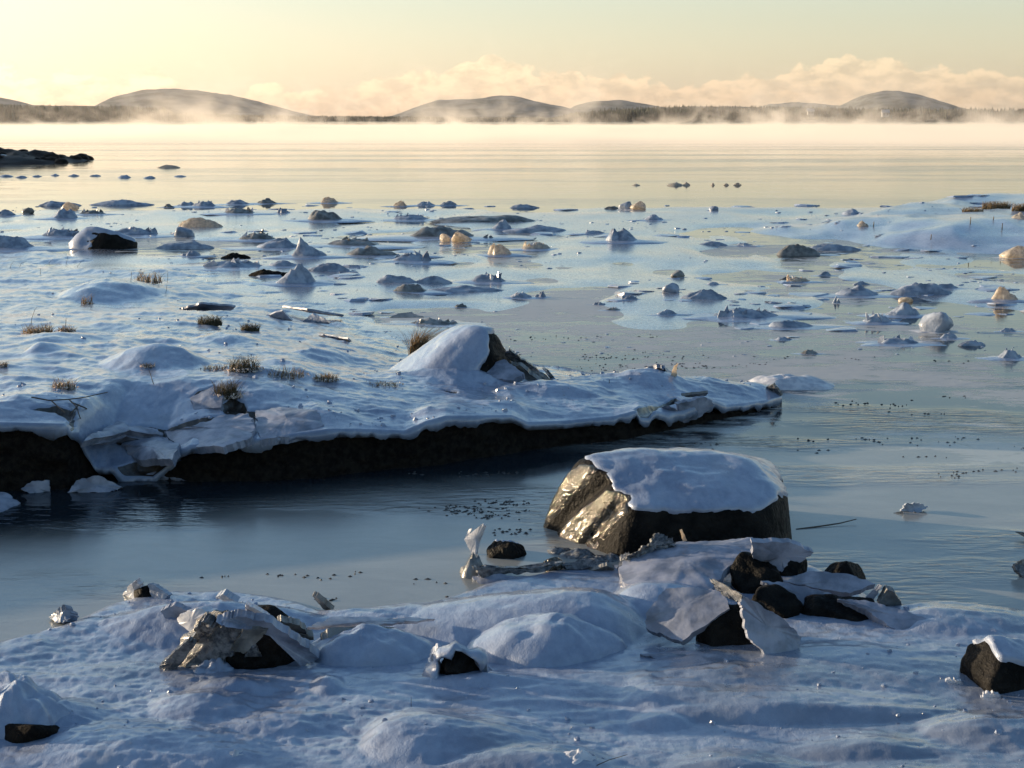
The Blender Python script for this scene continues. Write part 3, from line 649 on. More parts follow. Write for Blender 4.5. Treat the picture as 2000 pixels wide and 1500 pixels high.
# (px, base py, width px, height px, kind, material, label)
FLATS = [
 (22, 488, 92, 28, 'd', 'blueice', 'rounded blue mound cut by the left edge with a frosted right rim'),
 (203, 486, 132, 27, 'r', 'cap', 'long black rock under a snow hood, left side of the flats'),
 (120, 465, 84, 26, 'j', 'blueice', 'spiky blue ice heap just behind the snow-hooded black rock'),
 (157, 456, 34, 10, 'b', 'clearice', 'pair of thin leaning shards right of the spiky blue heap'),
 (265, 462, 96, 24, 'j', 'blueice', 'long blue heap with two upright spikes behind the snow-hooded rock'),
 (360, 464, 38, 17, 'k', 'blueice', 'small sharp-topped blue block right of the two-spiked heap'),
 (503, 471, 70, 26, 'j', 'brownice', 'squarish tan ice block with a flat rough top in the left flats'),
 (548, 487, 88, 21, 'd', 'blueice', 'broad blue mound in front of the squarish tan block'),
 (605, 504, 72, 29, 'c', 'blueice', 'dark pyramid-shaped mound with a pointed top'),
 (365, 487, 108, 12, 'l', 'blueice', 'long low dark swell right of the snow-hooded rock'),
 (393, 444, 80, 17, 'l', 'sunlitice', 'flat tan ice cake with a sunlit top edge'),
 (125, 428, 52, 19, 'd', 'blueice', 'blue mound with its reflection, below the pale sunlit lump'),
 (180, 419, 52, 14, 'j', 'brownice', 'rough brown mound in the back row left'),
 (137, 412, 32, 13, 'k', 'sunlitice', 'pale sunlit lump in the back row left'),
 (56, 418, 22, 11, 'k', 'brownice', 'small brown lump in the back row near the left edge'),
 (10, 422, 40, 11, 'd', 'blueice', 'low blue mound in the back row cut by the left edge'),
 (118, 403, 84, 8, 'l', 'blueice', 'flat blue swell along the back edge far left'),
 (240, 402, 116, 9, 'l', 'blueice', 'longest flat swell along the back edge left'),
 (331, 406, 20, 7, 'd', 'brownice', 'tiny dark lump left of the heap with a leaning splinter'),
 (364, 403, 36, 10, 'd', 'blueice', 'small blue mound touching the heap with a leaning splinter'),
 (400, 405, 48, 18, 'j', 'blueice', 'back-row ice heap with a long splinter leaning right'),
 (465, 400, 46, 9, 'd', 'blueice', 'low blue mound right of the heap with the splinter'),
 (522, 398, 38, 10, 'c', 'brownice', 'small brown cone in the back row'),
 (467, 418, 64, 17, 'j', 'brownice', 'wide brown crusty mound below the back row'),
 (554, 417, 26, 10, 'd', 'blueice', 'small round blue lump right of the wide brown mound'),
 (646, 397, 36, 12, 'c', 'sunlitice', 'back-row cone with a bright sunlit tip'),
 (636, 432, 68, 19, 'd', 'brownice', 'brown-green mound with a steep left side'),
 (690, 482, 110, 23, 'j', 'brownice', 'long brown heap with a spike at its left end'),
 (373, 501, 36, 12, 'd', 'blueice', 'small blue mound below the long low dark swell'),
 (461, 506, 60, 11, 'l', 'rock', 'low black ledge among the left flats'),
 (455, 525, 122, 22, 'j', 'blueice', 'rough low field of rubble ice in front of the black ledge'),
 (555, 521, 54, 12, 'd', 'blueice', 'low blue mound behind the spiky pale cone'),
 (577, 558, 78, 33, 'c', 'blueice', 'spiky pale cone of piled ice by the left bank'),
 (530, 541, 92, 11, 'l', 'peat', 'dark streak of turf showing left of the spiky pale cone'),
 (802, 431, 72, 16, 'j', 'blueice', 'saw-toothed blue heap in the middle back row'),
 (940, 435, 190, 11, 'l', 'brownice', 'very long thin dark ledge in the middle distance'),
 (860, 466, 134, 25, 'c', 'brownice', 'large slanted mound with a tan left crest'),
 (869, 473, 19, 15, 'k', 'sunlitice', 'glowing orange cube of ice before the large slanted mound'),
 (902, 473, 40, 13, 'k', 'sunlitice', 'low sunlit block right of the glowing orange cube'),
 (954, 467, 24, 10, 'b', 'clearice', 'tiny pair of pale shards right of the low sunlit block'),
 (979, 501, 48, 27, 'c', 'sunlitice', 'sunlit golden pyramid of ice in the middle of the flats'),
 (1048, 489, 60, 22, 'j', 'sunlitice', 'sunlit crumbly heap right of the golden pyramid'),
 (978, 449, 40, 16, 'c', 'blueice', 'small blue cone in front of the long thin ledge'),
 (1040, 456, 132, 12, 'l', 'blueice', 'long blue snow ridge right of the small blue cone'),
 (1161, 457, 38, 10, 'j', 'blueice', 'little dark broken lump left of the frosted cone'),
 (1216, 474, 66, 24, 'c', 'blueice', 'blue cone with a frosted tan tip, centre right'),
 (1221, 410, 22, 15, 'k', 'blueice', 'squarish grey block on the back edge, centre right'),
 (1247, 410, 30, 12, 'k', 'sunlitice', 'sunlit tilted block on the back edge beside the grey one'),
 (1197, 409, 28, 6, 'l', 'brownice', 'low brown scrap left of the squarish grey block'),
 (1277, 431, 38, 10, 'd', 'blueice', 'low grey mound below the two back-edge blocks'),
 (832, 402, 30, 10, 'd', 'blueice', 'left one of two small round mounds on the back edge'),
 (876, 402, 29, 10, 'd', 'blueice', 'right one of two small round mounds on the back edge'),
 (782, 404, 30, 10, 'c', 'sunlitice', 'back-edge lump with a sunlit top, left of the two round mounds'),
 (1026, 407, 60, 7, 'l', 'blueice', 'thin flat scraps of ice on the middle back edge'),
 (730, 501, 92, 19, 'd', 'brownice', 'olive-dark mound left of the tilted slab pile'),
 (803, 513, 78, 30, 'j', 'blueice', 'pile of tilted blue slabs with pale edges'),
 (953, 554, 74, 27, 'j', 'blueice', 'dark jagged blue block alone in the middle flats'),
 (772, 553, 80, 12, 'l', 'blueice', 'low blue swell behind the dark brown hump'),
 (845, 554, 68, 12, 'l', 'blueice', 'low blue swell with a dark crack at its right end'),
 (800, 572, 68, 16, 'd', 'brownice', 'dark brown hump at the water left of the snow ridge'),
 (910, 573, 150, 11, 'l', 'blueice', 'snow ridge running right from the dark brown hump'),
 (1018, 583, 40, 17, 'j', 'blueice', 'crusty dark block at the right end of the snow ridge'),
 (1056, 581, 20, 12, 'c', 'blueice', 'tiny dark cone right of the crusty dark block'),
 (1231, 586, 34, 13, 'j', 'blueice', 'little dark heap of bits in open ice, centre right'),
 (1172, 596, 22, 6, 'd', 'blueice', 'tiny flat dark lump above the small flat grey scrap'),
 (1198, 607, 30, 9, 'j', 'brownice', 'small flat grey scrap with a lit right end'),
 (795, 622, 60, 8, 's', 'brownice', 'thin brown plank of ice behind the snow-covered hummock'),
 (850, 636, 92, 17, 'j', 'brownice', 'crumbled brown rim of ice with bright bits behind the hummock'),
 (899, 601, 27, 8, 'c', 'brownice', 'small pinkish bump behind the crumbled brown rim'),
 (640, 531, 78, 14, 'l', 'blueice', 'low blue mound between the pyramid and the slab pile'),
 (1560, 500, 82, 18, 'l', 'brownice', 'long block with a tan left face below the right bank'),
 (1625, 491, 105, 12, 'l', 'blueice', 'low blue ridge behind the long tan-faced block'),
 (1980, 505, 62, 14, 'k', 'sunlitice', 'pale sunlit slab like a log at the right edge'),
 (1322, 542, 26, 11, 'k', 'brownice', 'small dark lump with a lit left side in the open ice'),
 (1393, 556, 22, 6, 'd', 'blueice', 'tiny flat dark pebble-like lump in the open ice'),
 (1537, 548, 28, 6, 'l', 'brownice', 'flat dark scrap left of the bright frosty shards'),
 (1558, 552, 42, 18, 'j', 'sunlitice', 'bright frosty cluster of sunlit shards on the right flats'),
 (1610, 539, 26, 8, 'd', 'blueice', 'small dark lump up right of the bright frosty cluster'),
 (1685, 557, 32, 6, 'l', 'blueice', 'thin blue swell above the mound with a beaded left end'),
 (1672, 579, 80, 19, 'd', 'blueice', 'flat-topped blue mound with a beaded left end'),
 (1798, 578, 118, 18, 'l', 'blueice', 'longest dark ridge on the right flats'),
 (1851, 564, 50, 10, 'd', 'blueice', 'low dark mound behind the right end of the longest ridge'),
 (1634, 593, 16, 15, 'b', 'blueice', 'small lone upright blade left of the pale flat scrap'),
 (1769, 590, 30, 7, 'k', 'sunlitice', 'pale flat sunlit scrap below the longest ridge'),
 (1966, 589, 52, 23, 'c', 'sunlitice', 'golden fin-shaped piece of ice near the right edge'),
 (1452, 624, 142, 26, 'j', 'blueice', 'wide dark mound with a ragged crest like a wall'),
 (1543, 641, 84, 15, 'd', 'blueice', 'smooth low mound at the right foot of the ragged crest'),
 (1712, 633, 52, 31, 'j', 'blueice', 'crusty upright block leaning right, with its reflection'),
 (1765, 619, 66, 25, 'c', 'blueice', 'smooth dark cone behind the crusty upright block'),
 (1825, 650, 62, 36, 'k', 'blueice', 'tall faceted ice boulder with its reflection'),
 (1850, 662, 32, 13, 'd', 'blueice', 'small dark lump at the foot of the faceted boulder'),
 (1752, 673, 76, 20, 'j', 'blueice', 'low dark mound with one nub below the crusty block'),
 (1530, 665, 36, 7, 'd', 'blueice', 'lone flat lump in thin ice left of the faceted boulder'),
 (1584, 692, 28, 9, 'd', 'brownice', 'small pink-rimmed lump above the long frosted ridge'),
 (1897, 677, 50, 10, 'l', 'blueice', 'thin dark swell right of the faceted boulder'),
 (1968, 648, 28, 8, 'd', 'blueice', 'tiny lump near the right edge above the grey cone'),
 (1974, 702, 52, 18, 'c', 'blueice', 'grey cone of ice at the right edge'),
 (1308, 572, 34, 16, 'k', 'blueice', 'small flat-topped blue block left of the curved ridge'),
 (1374, 585, 84, 16, 'l', 'blueice', 'curved blue ridge right of the flat-topped block'),
 (1300, 615, 34, 10, 'd', 'blueice', 'small blue hump below the flat-topped block'),
 (1390, 480, 58, 7, 'l', 'blueice', 'faint blue swell left of the tan-faced block'),
 (1456, 481, 32, 7, 'd', 'blueice', 'faint small swell just left of the tan-faced block'),
 (1394, 412, 18, 9, 'k', 'blueice', 'lone grey cube on the back edge right of centre'),
 (330, 328, 44, 5, 'l', 'sunlitice', 'bright far line of ice bits beyond the back edge'),
]
def zat(px, py):
    if px < 700 and py > 480:
        g = on_bank(px, py); gl = on_low(px, py)
        return g if g.z > gl.z else gl
    return on_low(px, py)
def flat_piece(k, px, py, w, h, kind, mk, label):
    c = zat(px, py); s = c.y / FPX; W_, H_ = w * s * 1.12, h * s * (.9 if kind != 'b' else 1); r = random.Random(k * 7 + 1)
    dep = max(W_ * .55, H_ * 1.3); c.y += dep * .45; c.x *= (c.y / (c.y - dep * .45)); c.z -= .004
    H_ = H_ * 1.0
    cat = {'s': 'ice slab', 'b': 'ice shard', 'r': 'rock', 'l': 'ice ridge', 'k': 'ice block'}.get(kind, 'ice mound')
    if mk in ('rock', 'peat'): cat = 'rock ledge' if mk == 'rock' else 'turf'
    t = empty(GROUPK[kind] if mk not in ('rock', 'peat') else ('rock_ledge' if mk == 'rock' else 'turf_strip'), c, label, cat, 'ice lumps standing on the frozen flats')
    def dm(nm, w_, d_, h_, sh=1., ro=.14, sk=0., cr=0., off=(0, 0, 0), mat_=mk, n=9, seg=34):
        return place(nm, dome_mesh(nm, w_, d_, h_, k * 5 + 3 + int(off[0] * 10) % 5, n, seg, ro, sh, sk, cr), M[mat_], c + Vector(off), t)
    if kind == 'd':
        dm('mound_body', W_, dep, H_, 1.3, .32, r.uniform(-.6, .6), .2)
        dm('frozen_skirt', W_ * 2.6, dep * 2.2, H_ * .24, 1, .2, mat_='cap')
    elif kind == 'c':
        dm('mound_body', W_, dep, H_ * 1.1, .75, .3, r.uniform(-.7, .7), .3)
        dm('frozen_skirt', W_ * 2.6, dep * 2.2, H_ * .24, 1, .2, mat_='cap')
    elif kind == 'l':
        dm('ridge_body', W_, dep * .6, H_, 1.6, .35, r.uniform(-.5, .5), .2, seg=44)
    elif kind == 'j':
        dm('mound_body', W_, dep, H_ * .62, 1.2, .25, 0, .3)
        dm('frozen_skirt', W_ * 2.3, dep * 2.2, H_ * .22, 1, .2, mat_='cap')
        for q in range(max(4, min(8, int(w / 10)))):
            o = place('slab', shard_mesh('slab', W_ * r.uniform(.13, .26), H_ * r.uniform(.55, .95), H_ * .12, r.uniform(-.5, .5), k * 31 + q), M[mk if r.random() < .6 else 'iceplate'],
                      c + Vector((W_ * r.uniform(-.36, .36), dep * r.uniform(-.25, .2), H_ * .08)), t)
            o.rotation_euler = (r.uniform(-.6, .3), r.uniform(-.35, .35), r.uniform(-.9, .9))
    elif kind == 'k':
        D, F = ico(3); rr = radial(D, rnd_planes(W_ * .5, dep * .45, H_ * .62, k, 9, .8, 1.08), 26); V = D * rr[:, None]
        q = 4 / rr.mean(); V = V * (1 + .06 * fbm(V[:, 0] * q, V[:, 1] * q, V[:, 2] * q, seed=k))[:, None]; V[:, 2] += H_ * .42
        place('block_body', npmesh('block_body', V, F, True), M[mk], c, t)
        dm('frozen_skirt', W_ * 1.5, dep * 1.3, H_ * .14, 1, .2, mat_='iceplate')
    elif kind == 'b':
        for q in range(2):
            o = place('shard', shard_mesh('shard', W_ * .5, H_ * (1 - .25 * q), H_ * .12, (.4, -.4)[q], k * 3 + q), M[mk], c + Vector((W_ * (-.25 + .5 * q), 0, 0)), t); o.rotation_euler = (r.uniform(-.2, .2), 0, r.uniform(-.5, .5))
        dm('frozen_skirt', W_ * 1.3, dep * .8, H_ * .12, 1, .2, mat_='iceplate')
    elif kind == 'r':
        D, F, rr, V, me = rock_mesh('stone', rnd_planes(W_ * .5, dep * .5, H_ * 1.0, k, 15), 4, 12, .04, 3, k)
        place('stone', me, M['rock'], c, t); N = vnormals(V, F)
        mask = (N[:, 2] - .35) * 2.2 + V[:, 1] / W_ * 1.5 - V[:, 0] / W_ * 1.6 + .5 * fbm(V[:, 0] * 4 / W_, V[:, 1] * 4 / W_, V[:, 2] * 4, seed=k)
        place('snow_cap', shell('snow_cap', D, F, rr, V, mask, H_ * .12, k), M['cap'], c, t)
    elif kind == 's':
        o = place('slab', shard_mesh('slab', W_, dep * .8, H_ * .5, .2, k), M[mk], c, t); o.rotation_euler = (-1.35, 0, .1)
    return t
for k, row in enumerate(FLATS): flat_piece(k, *row)
FAR_ROW = [(12, 345, 30, 5), (42, 347, 24, 6), (72, 345, 22, 4), (108, 343, 18, 5), (143, 344, 24, 5), (187, 344, 22, 4), (243, 347, 28, 7), (292, 348, 22, 6), (352, 345, 26, 4)]
FRL = ['leftmost of the tiny dark ice bits in the far row below the spit', 'second tiny ice bit from the left in the far row below the spit', 'third tiny ice bit in the far row below the spit', 'fourth tiny ice bit in the far row, right of a gap',
       'fifth tiny ice bit in the far row, wide and low', 'sixth tiny ice bit in the far row, low and faint', 'largest dark ice bit in the far row, seventh from left', 'eighth ice bit in the far row, next after the largest', 'rightmost tiny ice bit of the far row']
for k, (px, py, w, h) in enumerate(FAR_ROW):
    c = G(px, py); s = c.y / FPX
    props(place('ice_mound', dome_mesh('ice_mound', w * s, w * s, h * s * .7, 300 + k, 5, 18, .3), M['blueice'], c), FRL[k], 'ice mound', 'tiny ice bits in the far row')
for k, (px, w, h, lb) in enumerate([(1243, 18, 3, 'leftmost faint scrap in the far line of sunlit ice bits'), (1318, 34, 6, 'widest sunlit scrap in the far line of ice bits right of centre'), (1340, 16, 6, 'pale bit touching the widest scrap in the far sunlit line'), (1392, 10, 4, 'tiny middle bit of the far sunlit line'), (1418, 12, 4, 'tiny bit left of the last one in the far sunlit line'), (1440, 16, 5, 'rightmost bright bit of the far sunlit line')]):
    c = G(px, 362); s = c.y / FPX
    props(place('ice_mound', dome_mesh('ice_mound', w * s, w * s, h * s, 330 + k, 5, 18, .3), M['sunlitice'], c), lb, 'ice mound', 'sunlit ice bits beyond the right back edge')
for k, (px, py, w, h, mk, lb) in enumerate([(1684, 441, 24, 10, 'sunlitice', 'sunlit lump on the far left part of the right snow bank'), (1664, 418, 44, 11, 'blueice', 'dark rough knob on the back edge of the right snow bank'), (1990, 428, 34, 12, 'sunlitice', 'sunlit lump on the right bank at the photo edge')]):
    c = on_low(px, py); s = c.y / FPX
    props(place('ice_block', dome_mesh('ice_block', w * s, w * s, h * s, 340 + k, 7, 22, .3, .8), M[mk], c), lb, 'ice block', 'lumps on the right snow bank')

# slabs lying on the left bank
plate('ice_slab', [(497, 622, .10), (552, 604, .22), (572, 624, .10), (520, 628, .06)], 'flat triangular slab lying on the smooth back slope of the left bank', th=.012, seed=2, jag=.03)
plate('ice_slab', [(590, 629, .06), (612, 611, .16), (646, 629, .08), (640, 633, .05)], 'triangular slab with a dark right edge on the back slope', m='blueice', th=.012, seed=3, jag=.04)
plate('ice_slab', [(616, 652, .12), (632, 652, .17), (652, 664, .10), (640, 664, .08)], 'thin left one of two long slabs near the waterline behind the bank', m='slab', th=.01, seed=4, jag=.04)
plate('ice_slab', [(626, 651, .14), (680, 660, .16), (690, 668, .07), (660, 665, .08)], 'longer right one of two long slabs near the waterline behind the bank', m='blueice', th=.01, seed=5, jag=.04)
plate('ice_slab', [(552, 596, .13), (600, 603, .14), (672, 614, .08), (668, 616, .06), (600, 607, .09)], 'long narrow raised edge of ice crossing the back slope', m='slab', th=.012, seed=6, jag=.03)
plate('ice_slab', [(350, 602, .18), (395, 590, .26), (460, 596, .2), (450, 604, .14)], 'low broad slab in the snow left of the triangular slabs', m='slab', th=.012, seed=7, jag=.04)

# plates broken over the front of the left bank
def bplate(name, pts, label, seed, **kw):
    w = [on_bank(px, py, .0) + Vector((0, -lf * .6, lf)) for px, py, lf in pts]
    c = sum(w, Vector()) / len(w); me = plate_mesh(name, [v - c for v in w], kw.get('th', .03), kw.get('jag', .04), kw.get('bow', .05), seed, rough=kw.get('rough', .01))
    return props(place(name, me, M[kw.get('m', 'slab')], c), label, 'ice slab', 'slabs broken over the front of the left bank')
bplate('ice_slab', [(322, 850, .02), (372, 840, .03), (440, 818, .03), (486, 816, .03), (498, 838, .03), (490, 862, .02), (435, 874, .01), (345, 872, .0)], 'large grey slab hanging on the bank front below the long dark crack', 11)
bplate('ice_slab', [(500, 808, .02), (545, 802, .025), (620, 806, .02), (632, 832, .0), (560, 850, -.01), (508, 858, .0)], 'smooth rounded slab hanging over the peat right of the grey slab', 12, bow=.08)
bplate('ice_slab', [(372, 782, .02), (418, 764, .04), (440, 772, .03), (432, 800, .02), (380, 800, .0)], 'small slab tipped under the biggest grass tuft on the bank front', 13)
bplate('ice_slab', [(170, 858, .02), (225, 838, .03), (300, 842, .03), (322, 852, .02), (240, 864, .02)], 'smooth slab sloping down above the low rubble on the bank', 14, bow=.06)
bplate('ice_slab', [(236, 868, .02), (310, 861, .03), (352, 872, .02), (335, 898, .01), (262, 898, .0)], 'pale angular slab above the dark hollow at the bank foot', 15)
G3 = 'slabs broken over the front of the left bank'
plate('ice_slab', [(285, 928, .03), (352, 893, .12), (398, 890, .12), (448, 912, .03), (372, 938, .01)], 'low pale slab dipping into the dark water right of the hollow', m='slab', th=.025, seed=16, bow=.06, group=G3)
plate('ice_slab', [(132, 962, .0), (150, 938, .07), (192, 928, .10), (240, 952, .01), (210, 962, .0)], 'small pale pointed slab at the waterline beside the black overhang', m='slab', th=.025, seed=17, bow=.08, group=G3)
plate('ice_slab', [(40, 955, .02), (62, 940, .07), (95, 938, .07), (98, 960, .0), (58, 964, .0)], 'small rounded slab at the waterline under the black overhang', m='slab', th=.025, seed=18, bow=.1, group=G3)
plate('ice_slab', [(-60, 985, .02), (-30, 955, .08), (14, 962, .06), (40, 984, .0), (-10, 1006, .0)], 'pale slab at the waterline cut by the left edge of the photo', m='slab', th=.025, seed=19, bow=.1, group=G3)
plate('ice_slab', [(1262, 806, .10), (1305, 792, .19), (1322, 800, .15), (1330, 820, .07), (1290, 834, .02), (1240, 838, .01)], 'grey slab hanging to the water near the tip of the bank', m='slab', th=.02, seed=20, bow=.04, group=G3)
plate('ice_slab', [(1318, 786, .20), (1372, 772, .22), (1392, 786, .16), (1362, 812, .07), (1330, 824, .03)], 'tipped grey slab right of the one hanging to the water', m='slab', th=.02, seed=21, bow=.02, group=G3)
plate('ice_slab', [(1218, 733, .20), (1285, 712, .33), (1298, 716, .32), (1330, 742, .14), (1260, 746, .18)], 'peaked tent-like slab with a dark face on the outer bank', m='blueice', th=.02, seed=22, group=G3, bow=.05)
plate('ice_slab', [(1215, 733, .21), (1250, 722, .28), (1285, 710, .34), (1292, 712, .33), (1262, 728, .22)], 'snow-covered upper slab lying against the peaked tent-like slab', m='slab', th=.02, seed=23, group=G3)
plate('ice_slab', [(1490, 758, .10), (1512, 748, .17), (1530, 768, .08), (1520, 778, .04)], 'clear brown slab standing at the very tip of the bank', m='clearice', th=.015, seed=24, group=G3)
plate('ice_slab', [(1330, 768, .22), (1382, 763, .24), (1378, 768, .21), (1345, 772, .2)], 'small dark ragged flake lying on the outer bank', m='brownice', th=.012, seed=25, group=G3)
o = props(place('ice_shard', shard_mesh('ice_shard', .05, .10, .010, .25, 4), M['sunlitice'], on_bank(1315, 734)), 'bright upright splinter beside the peaked slab on the outer bank', 'ice shard')
c = G(1545, 752); rg = place('ice_ridge', dome_mesh('ice_ridge', .80, .55, .085, 77, 12, 60, .25, 1.3, -.3, .25), M['iceplate'], c); props(rg, 'long frosted ice ridge lying off the tip of the bank', 'ice ridge')

# snow-covered hummock on the bank with grass and slabs beside it
c = A(905, 703, 11.95); c.z = .27; print('HUM', tuple(c), float(BH(np.array([c.x]), np.array([c.y]))[0]))
t, S_ = boulder('snow_hummock', 'big snow-covered hummock of dark rock on the left bank, grass at its left side', c, (.36, .30, .26), 5, cap=None,
                planes=[(-.55, -.15, .80, .265), (-.1, -.70, .70, .30), (.1, .1, 1, .35), (.9, -.25, .35, .33), (.55, -.75, .1, .36), (0, 1, .2, .35), (-1, 0, .1, .62), (0, -1, 0, .38), (.5, .6, .5, .36), (0, 0, -1, .3)], n=5, amp=.03)
D, F, r, V = S_; N = vnormals(V, F)
mask = (.30 - N[:, 0]) * 2.4 + (N[:, 2] - .2) * .9 - np.clip(V[:, 0] - .22, 0, 1) * 14 + .35 * fbm(V[:, 0] * 9, V[:, 1] * 9, V[:, 2] * 9, seed=4)
place('snow_cap', shell('snow_cap', D, F, r, V, mask, .035, 3), M['cap'], c, t)
G4 = 'slabs leaning at the right foot of the hummock'
plate('ice_slab', [(985, 690, .44), (996, 682, .50), (1040, 712, .36), (1078, 742, .22), (1050, 740, .26), (1010, 712, .36)], 'long clear slab sliding down to the right of the hummock', m='clearice', th=.02, seed=31, group=G4)
plate('ice_slab', [(1000, 706, .40), (1018, 708, .40), (1062, 742, .26), (1048, 744, .25), (1006, 722, .34)], 'dark-edged slab under the clear one beside the hummock', m='brownice', th=.03, seed=32, group=G4)
plate('ice_slab', [(930, 724, .33), (985, 700, .42), (1024, 730, .33), (1000, 742, .30), (950, 738, .30)], 'snowy slab sagging at the front foot of the hummock', m='slab', th=.03, seed=33, group=G4, bow=.05)
plate('ice_slab', [(1062, 716, .30), (1070, 722, .31), (1084, 738, .22), (1078, 738, .22)], 'tiny upright splinter right of the sliding slabs', m='clearice', th=.01, seed=34, group=G4)

# ------------------------------------------------------------------ the big boulder
bc = Vector((.82, 8.22, .06))
BP = [(-.82, -.50, .34, .445), (-.97, .05, .22, .62), (-.6, .5, .45, .52), (.06, -.97, .10, .44), (.98, -.12, .14, .655), (.0, 1, .12, .52), (.04, -.30, .95, .30), (.10, .14, .98, .375), (.55, -.1, .82, .50), (-.45, -.85, .10, .52), (.75, -.62, .25, .62), (0, 0, -1, .4), (-.10, .20, .97, .385)]
t = empty('boulder', bc, 'largest dark boulder with a snow cap and glinting glazed left face, standing in the channel', 'boulder')
D, F = ico(6); r = radial(D, BP, 22); V = D * r[:, None]
r = r + .020 * fbm(V[:, 0] * 5, V[:, 1] * 5, V[:, 2] * 5, seed=3, o=5, gain=.45) + .016 * ridged(V[:, 0] * 3.5, V[:, 1] * 3.5, V[:, 2] * 2, seed=8) 
V = D * r[:, None]; N = vnormals(V, F)
# deep vertical gullies down the left face
gl = np.exp(-((V[:, 1] + V[:, 2] * .55 - .02) / .05) ** 2) * sstep(.1, .5, -N[:, 0]) + .6 * np.exp(-((V[:, 1] + V[:, 2] * .3 + .25) / .03) ** 2) * sstep(.1, .5, -N[:, 0])
r = r - .045 * gl; V = D * r[:, None]; N = vnormals(V, F)
place('stone', npmesh('stone', V, F), M['rock'], bc, t)
nz = fbm(V[:, 0] * 6, V[:, 1] * 6, V[:, 2] * 6, seed=12, o=4)
edge = V[:, 0] + .62 * V[:, 2] + .10
mask = (N[:, 2] - .62) * 3.2 + .5 * nz - np.clip(-.16 - V[:, 0] + .2 * nz, 0, 1) * 5
capm = shell('snow_cap', D, F, r, V, mask + .5 * fbm(V[:, 0] * 22, V[:, 1] * 22, V[:, 2] * 22, seed=44, o=3), .018, 3, .010); place('snow_cap', capm, M['cap'], bc, t)
q_ = V[:, 1] + .5 * V[:, 2] + .05 * nz
st_ = np.exp(-((q_ + .17) / .085) ** 2) + .8 * np.exp(-((q_ - .14) / .05) ** 2)
gm = (-N[:, 0] - .25) * 2 + .9 * nz - 1.42 + 2.0 * st_ + .5 * fbm(V[:, 0] * 14, V[:, 1] * 14, V[:, 2] * 7, seed=61, o=3) - 1.6 * gl - np.clip(mask, 0, 1) * .5 + .6 * fbm(V[:, 0] * 3, V[:, 1] * 16, V[:, 2] * 4, seed=17) - np.clip(V[:, 1] - .2, 0, 1) * 2
place('ice_glaze', shell('ice_glaze', D, F, r, V, gm, .014, 9, .012), M['glaze'], bc, t)
# icicle skirt at the foot of the glazed face
for k, (px, py, w_, h_) in enumerate([(1092, 1082, .10, .05), (1128, 1090, .14, .07), (1165, 1098, .13, .05), (1196, 1094, .08, .04)]):
    g = G(px, py, 0); place('ice_apron', dome_mesh('ice_apron', w_ * 1.4, .14, h_ * .5, 210 + k, 8, 26, .35, 1.8, 0, .2), M['clearice'], g + Vector((0, .04, -.005)), t)

# ------------------------------------------------------------------ rocks and ice plates in the foreground
def R(name, label, px, py, w, h, seed, cap=.5, dep=.8, cat='rock', sink=.12, n=5, capt=.02, off=0.0, planes=None, lo=.86, z=None, capmat='cap', bias=None):
    g = G(px, py, z if z is not None else max(0, low(*G(px, py, .05)[:2]))); s = g.y / FPX; W_, H_ = w * s, h * s; d_ = W_ * dep; H_ = max(H_ * .55, H_ - d_ * .10)
    planes = rnd_planes(W_ / 2, d_ / 2, H_, seed, 12, .78, 1.06)
    c = Vector((g.x * (1 + d_ * .4 / g.y), g.y + d_ * .4, g.z)); 
    return boulder(name, label, c, (W_ / 2, d_ / 2, H_), seed, cat, n, cap, capt, bias=bias, capmat=capmat, planes=planes, p=26, amp=.05)[0]
# left group
lt = R('ice_draped_rock', 'dark rock wrapped in cracked clear ice, left of centre in the foreground', 480, 1300, 225, 104, 21, cap=None, dep=.8)
plate('ice_sheet', [(355, 1248, .10), (400, 1196, .24), (440, 1192, .27), (470, 1212, .23), (478, 1250, .14), (430, 1300, .03), (345, 1305, .02)], parent=lt, m='clearice', th=.012, seed=41, bow=.10, jag=.06)
plate('ice_sheet', [(478, 1222, .215), (525, 1222, .21), (512, 1240, .17), (478, 1270, .09), (452, 1262, .11)], parent=lt, m='brownice', th=.012, seed=42, bow=.06)
plate('ice_sheet', [(472, 1292, .04), (486, 1262, .11), (500, 1258, .12), (520, 1292, .035)], parent=lt, m='clearice', th=.012, seed=43, bow=.03)
plate('snow_crust', [(425, 1200, .26), (470, 1188, .275), (530, 1202, .25), (582, 1238, .16), (625, 1268, .06), (590, 1290, .03), (560, 1240, .14), (520, 1214, .21), (450, 1212, .24)], parent=lt, m='slab', th=.03, seed=44, jag=.04, bow=.03)
plate('frost_crust', [(378, 1240, .13), (398, 1205, .24), (412, 1196, .27), (428, 1210, .24), (412, 1238, .15)], parent=lt, m='clearice', th=.03, seed=45, rough=.10, jag=.12)
plate('standing_slab', [(480, 1195, .24), (482, 1174, .31), (510, 1186, .27), (540, 1210, .21), (510, 1212, .21)], parent=lt, m='iceplate', th=.012, seed=46)
plate('standing_slab', [(535, 1210, .19), (548, 1200, .22), (585, 1210, .19), (612, 1236, .10), (570, 1236, .12)], parent=lt, m='brownice', th=.02, seed=47, jag=.1)
plate('standing_slab', [(313, 1304, .015), (322, 1285, .06), (372, 1242, .17), (386, 1250, .15), (345, 1305, .015), (326, 1310, .01)], parent=lt, m='clearice', th=.02, seed=48, jag=.06)
plate('ice_dome', [(342, 1222, .05), (350, 1200, .12), (385, 1188, .16), (412, 1195, .15), (400, 1222, .09), (370, 1245, .03)], 'clouded lump of ice behind the ice-draped rock', m='iceplate', th=.03, seed=49, bow=.15)
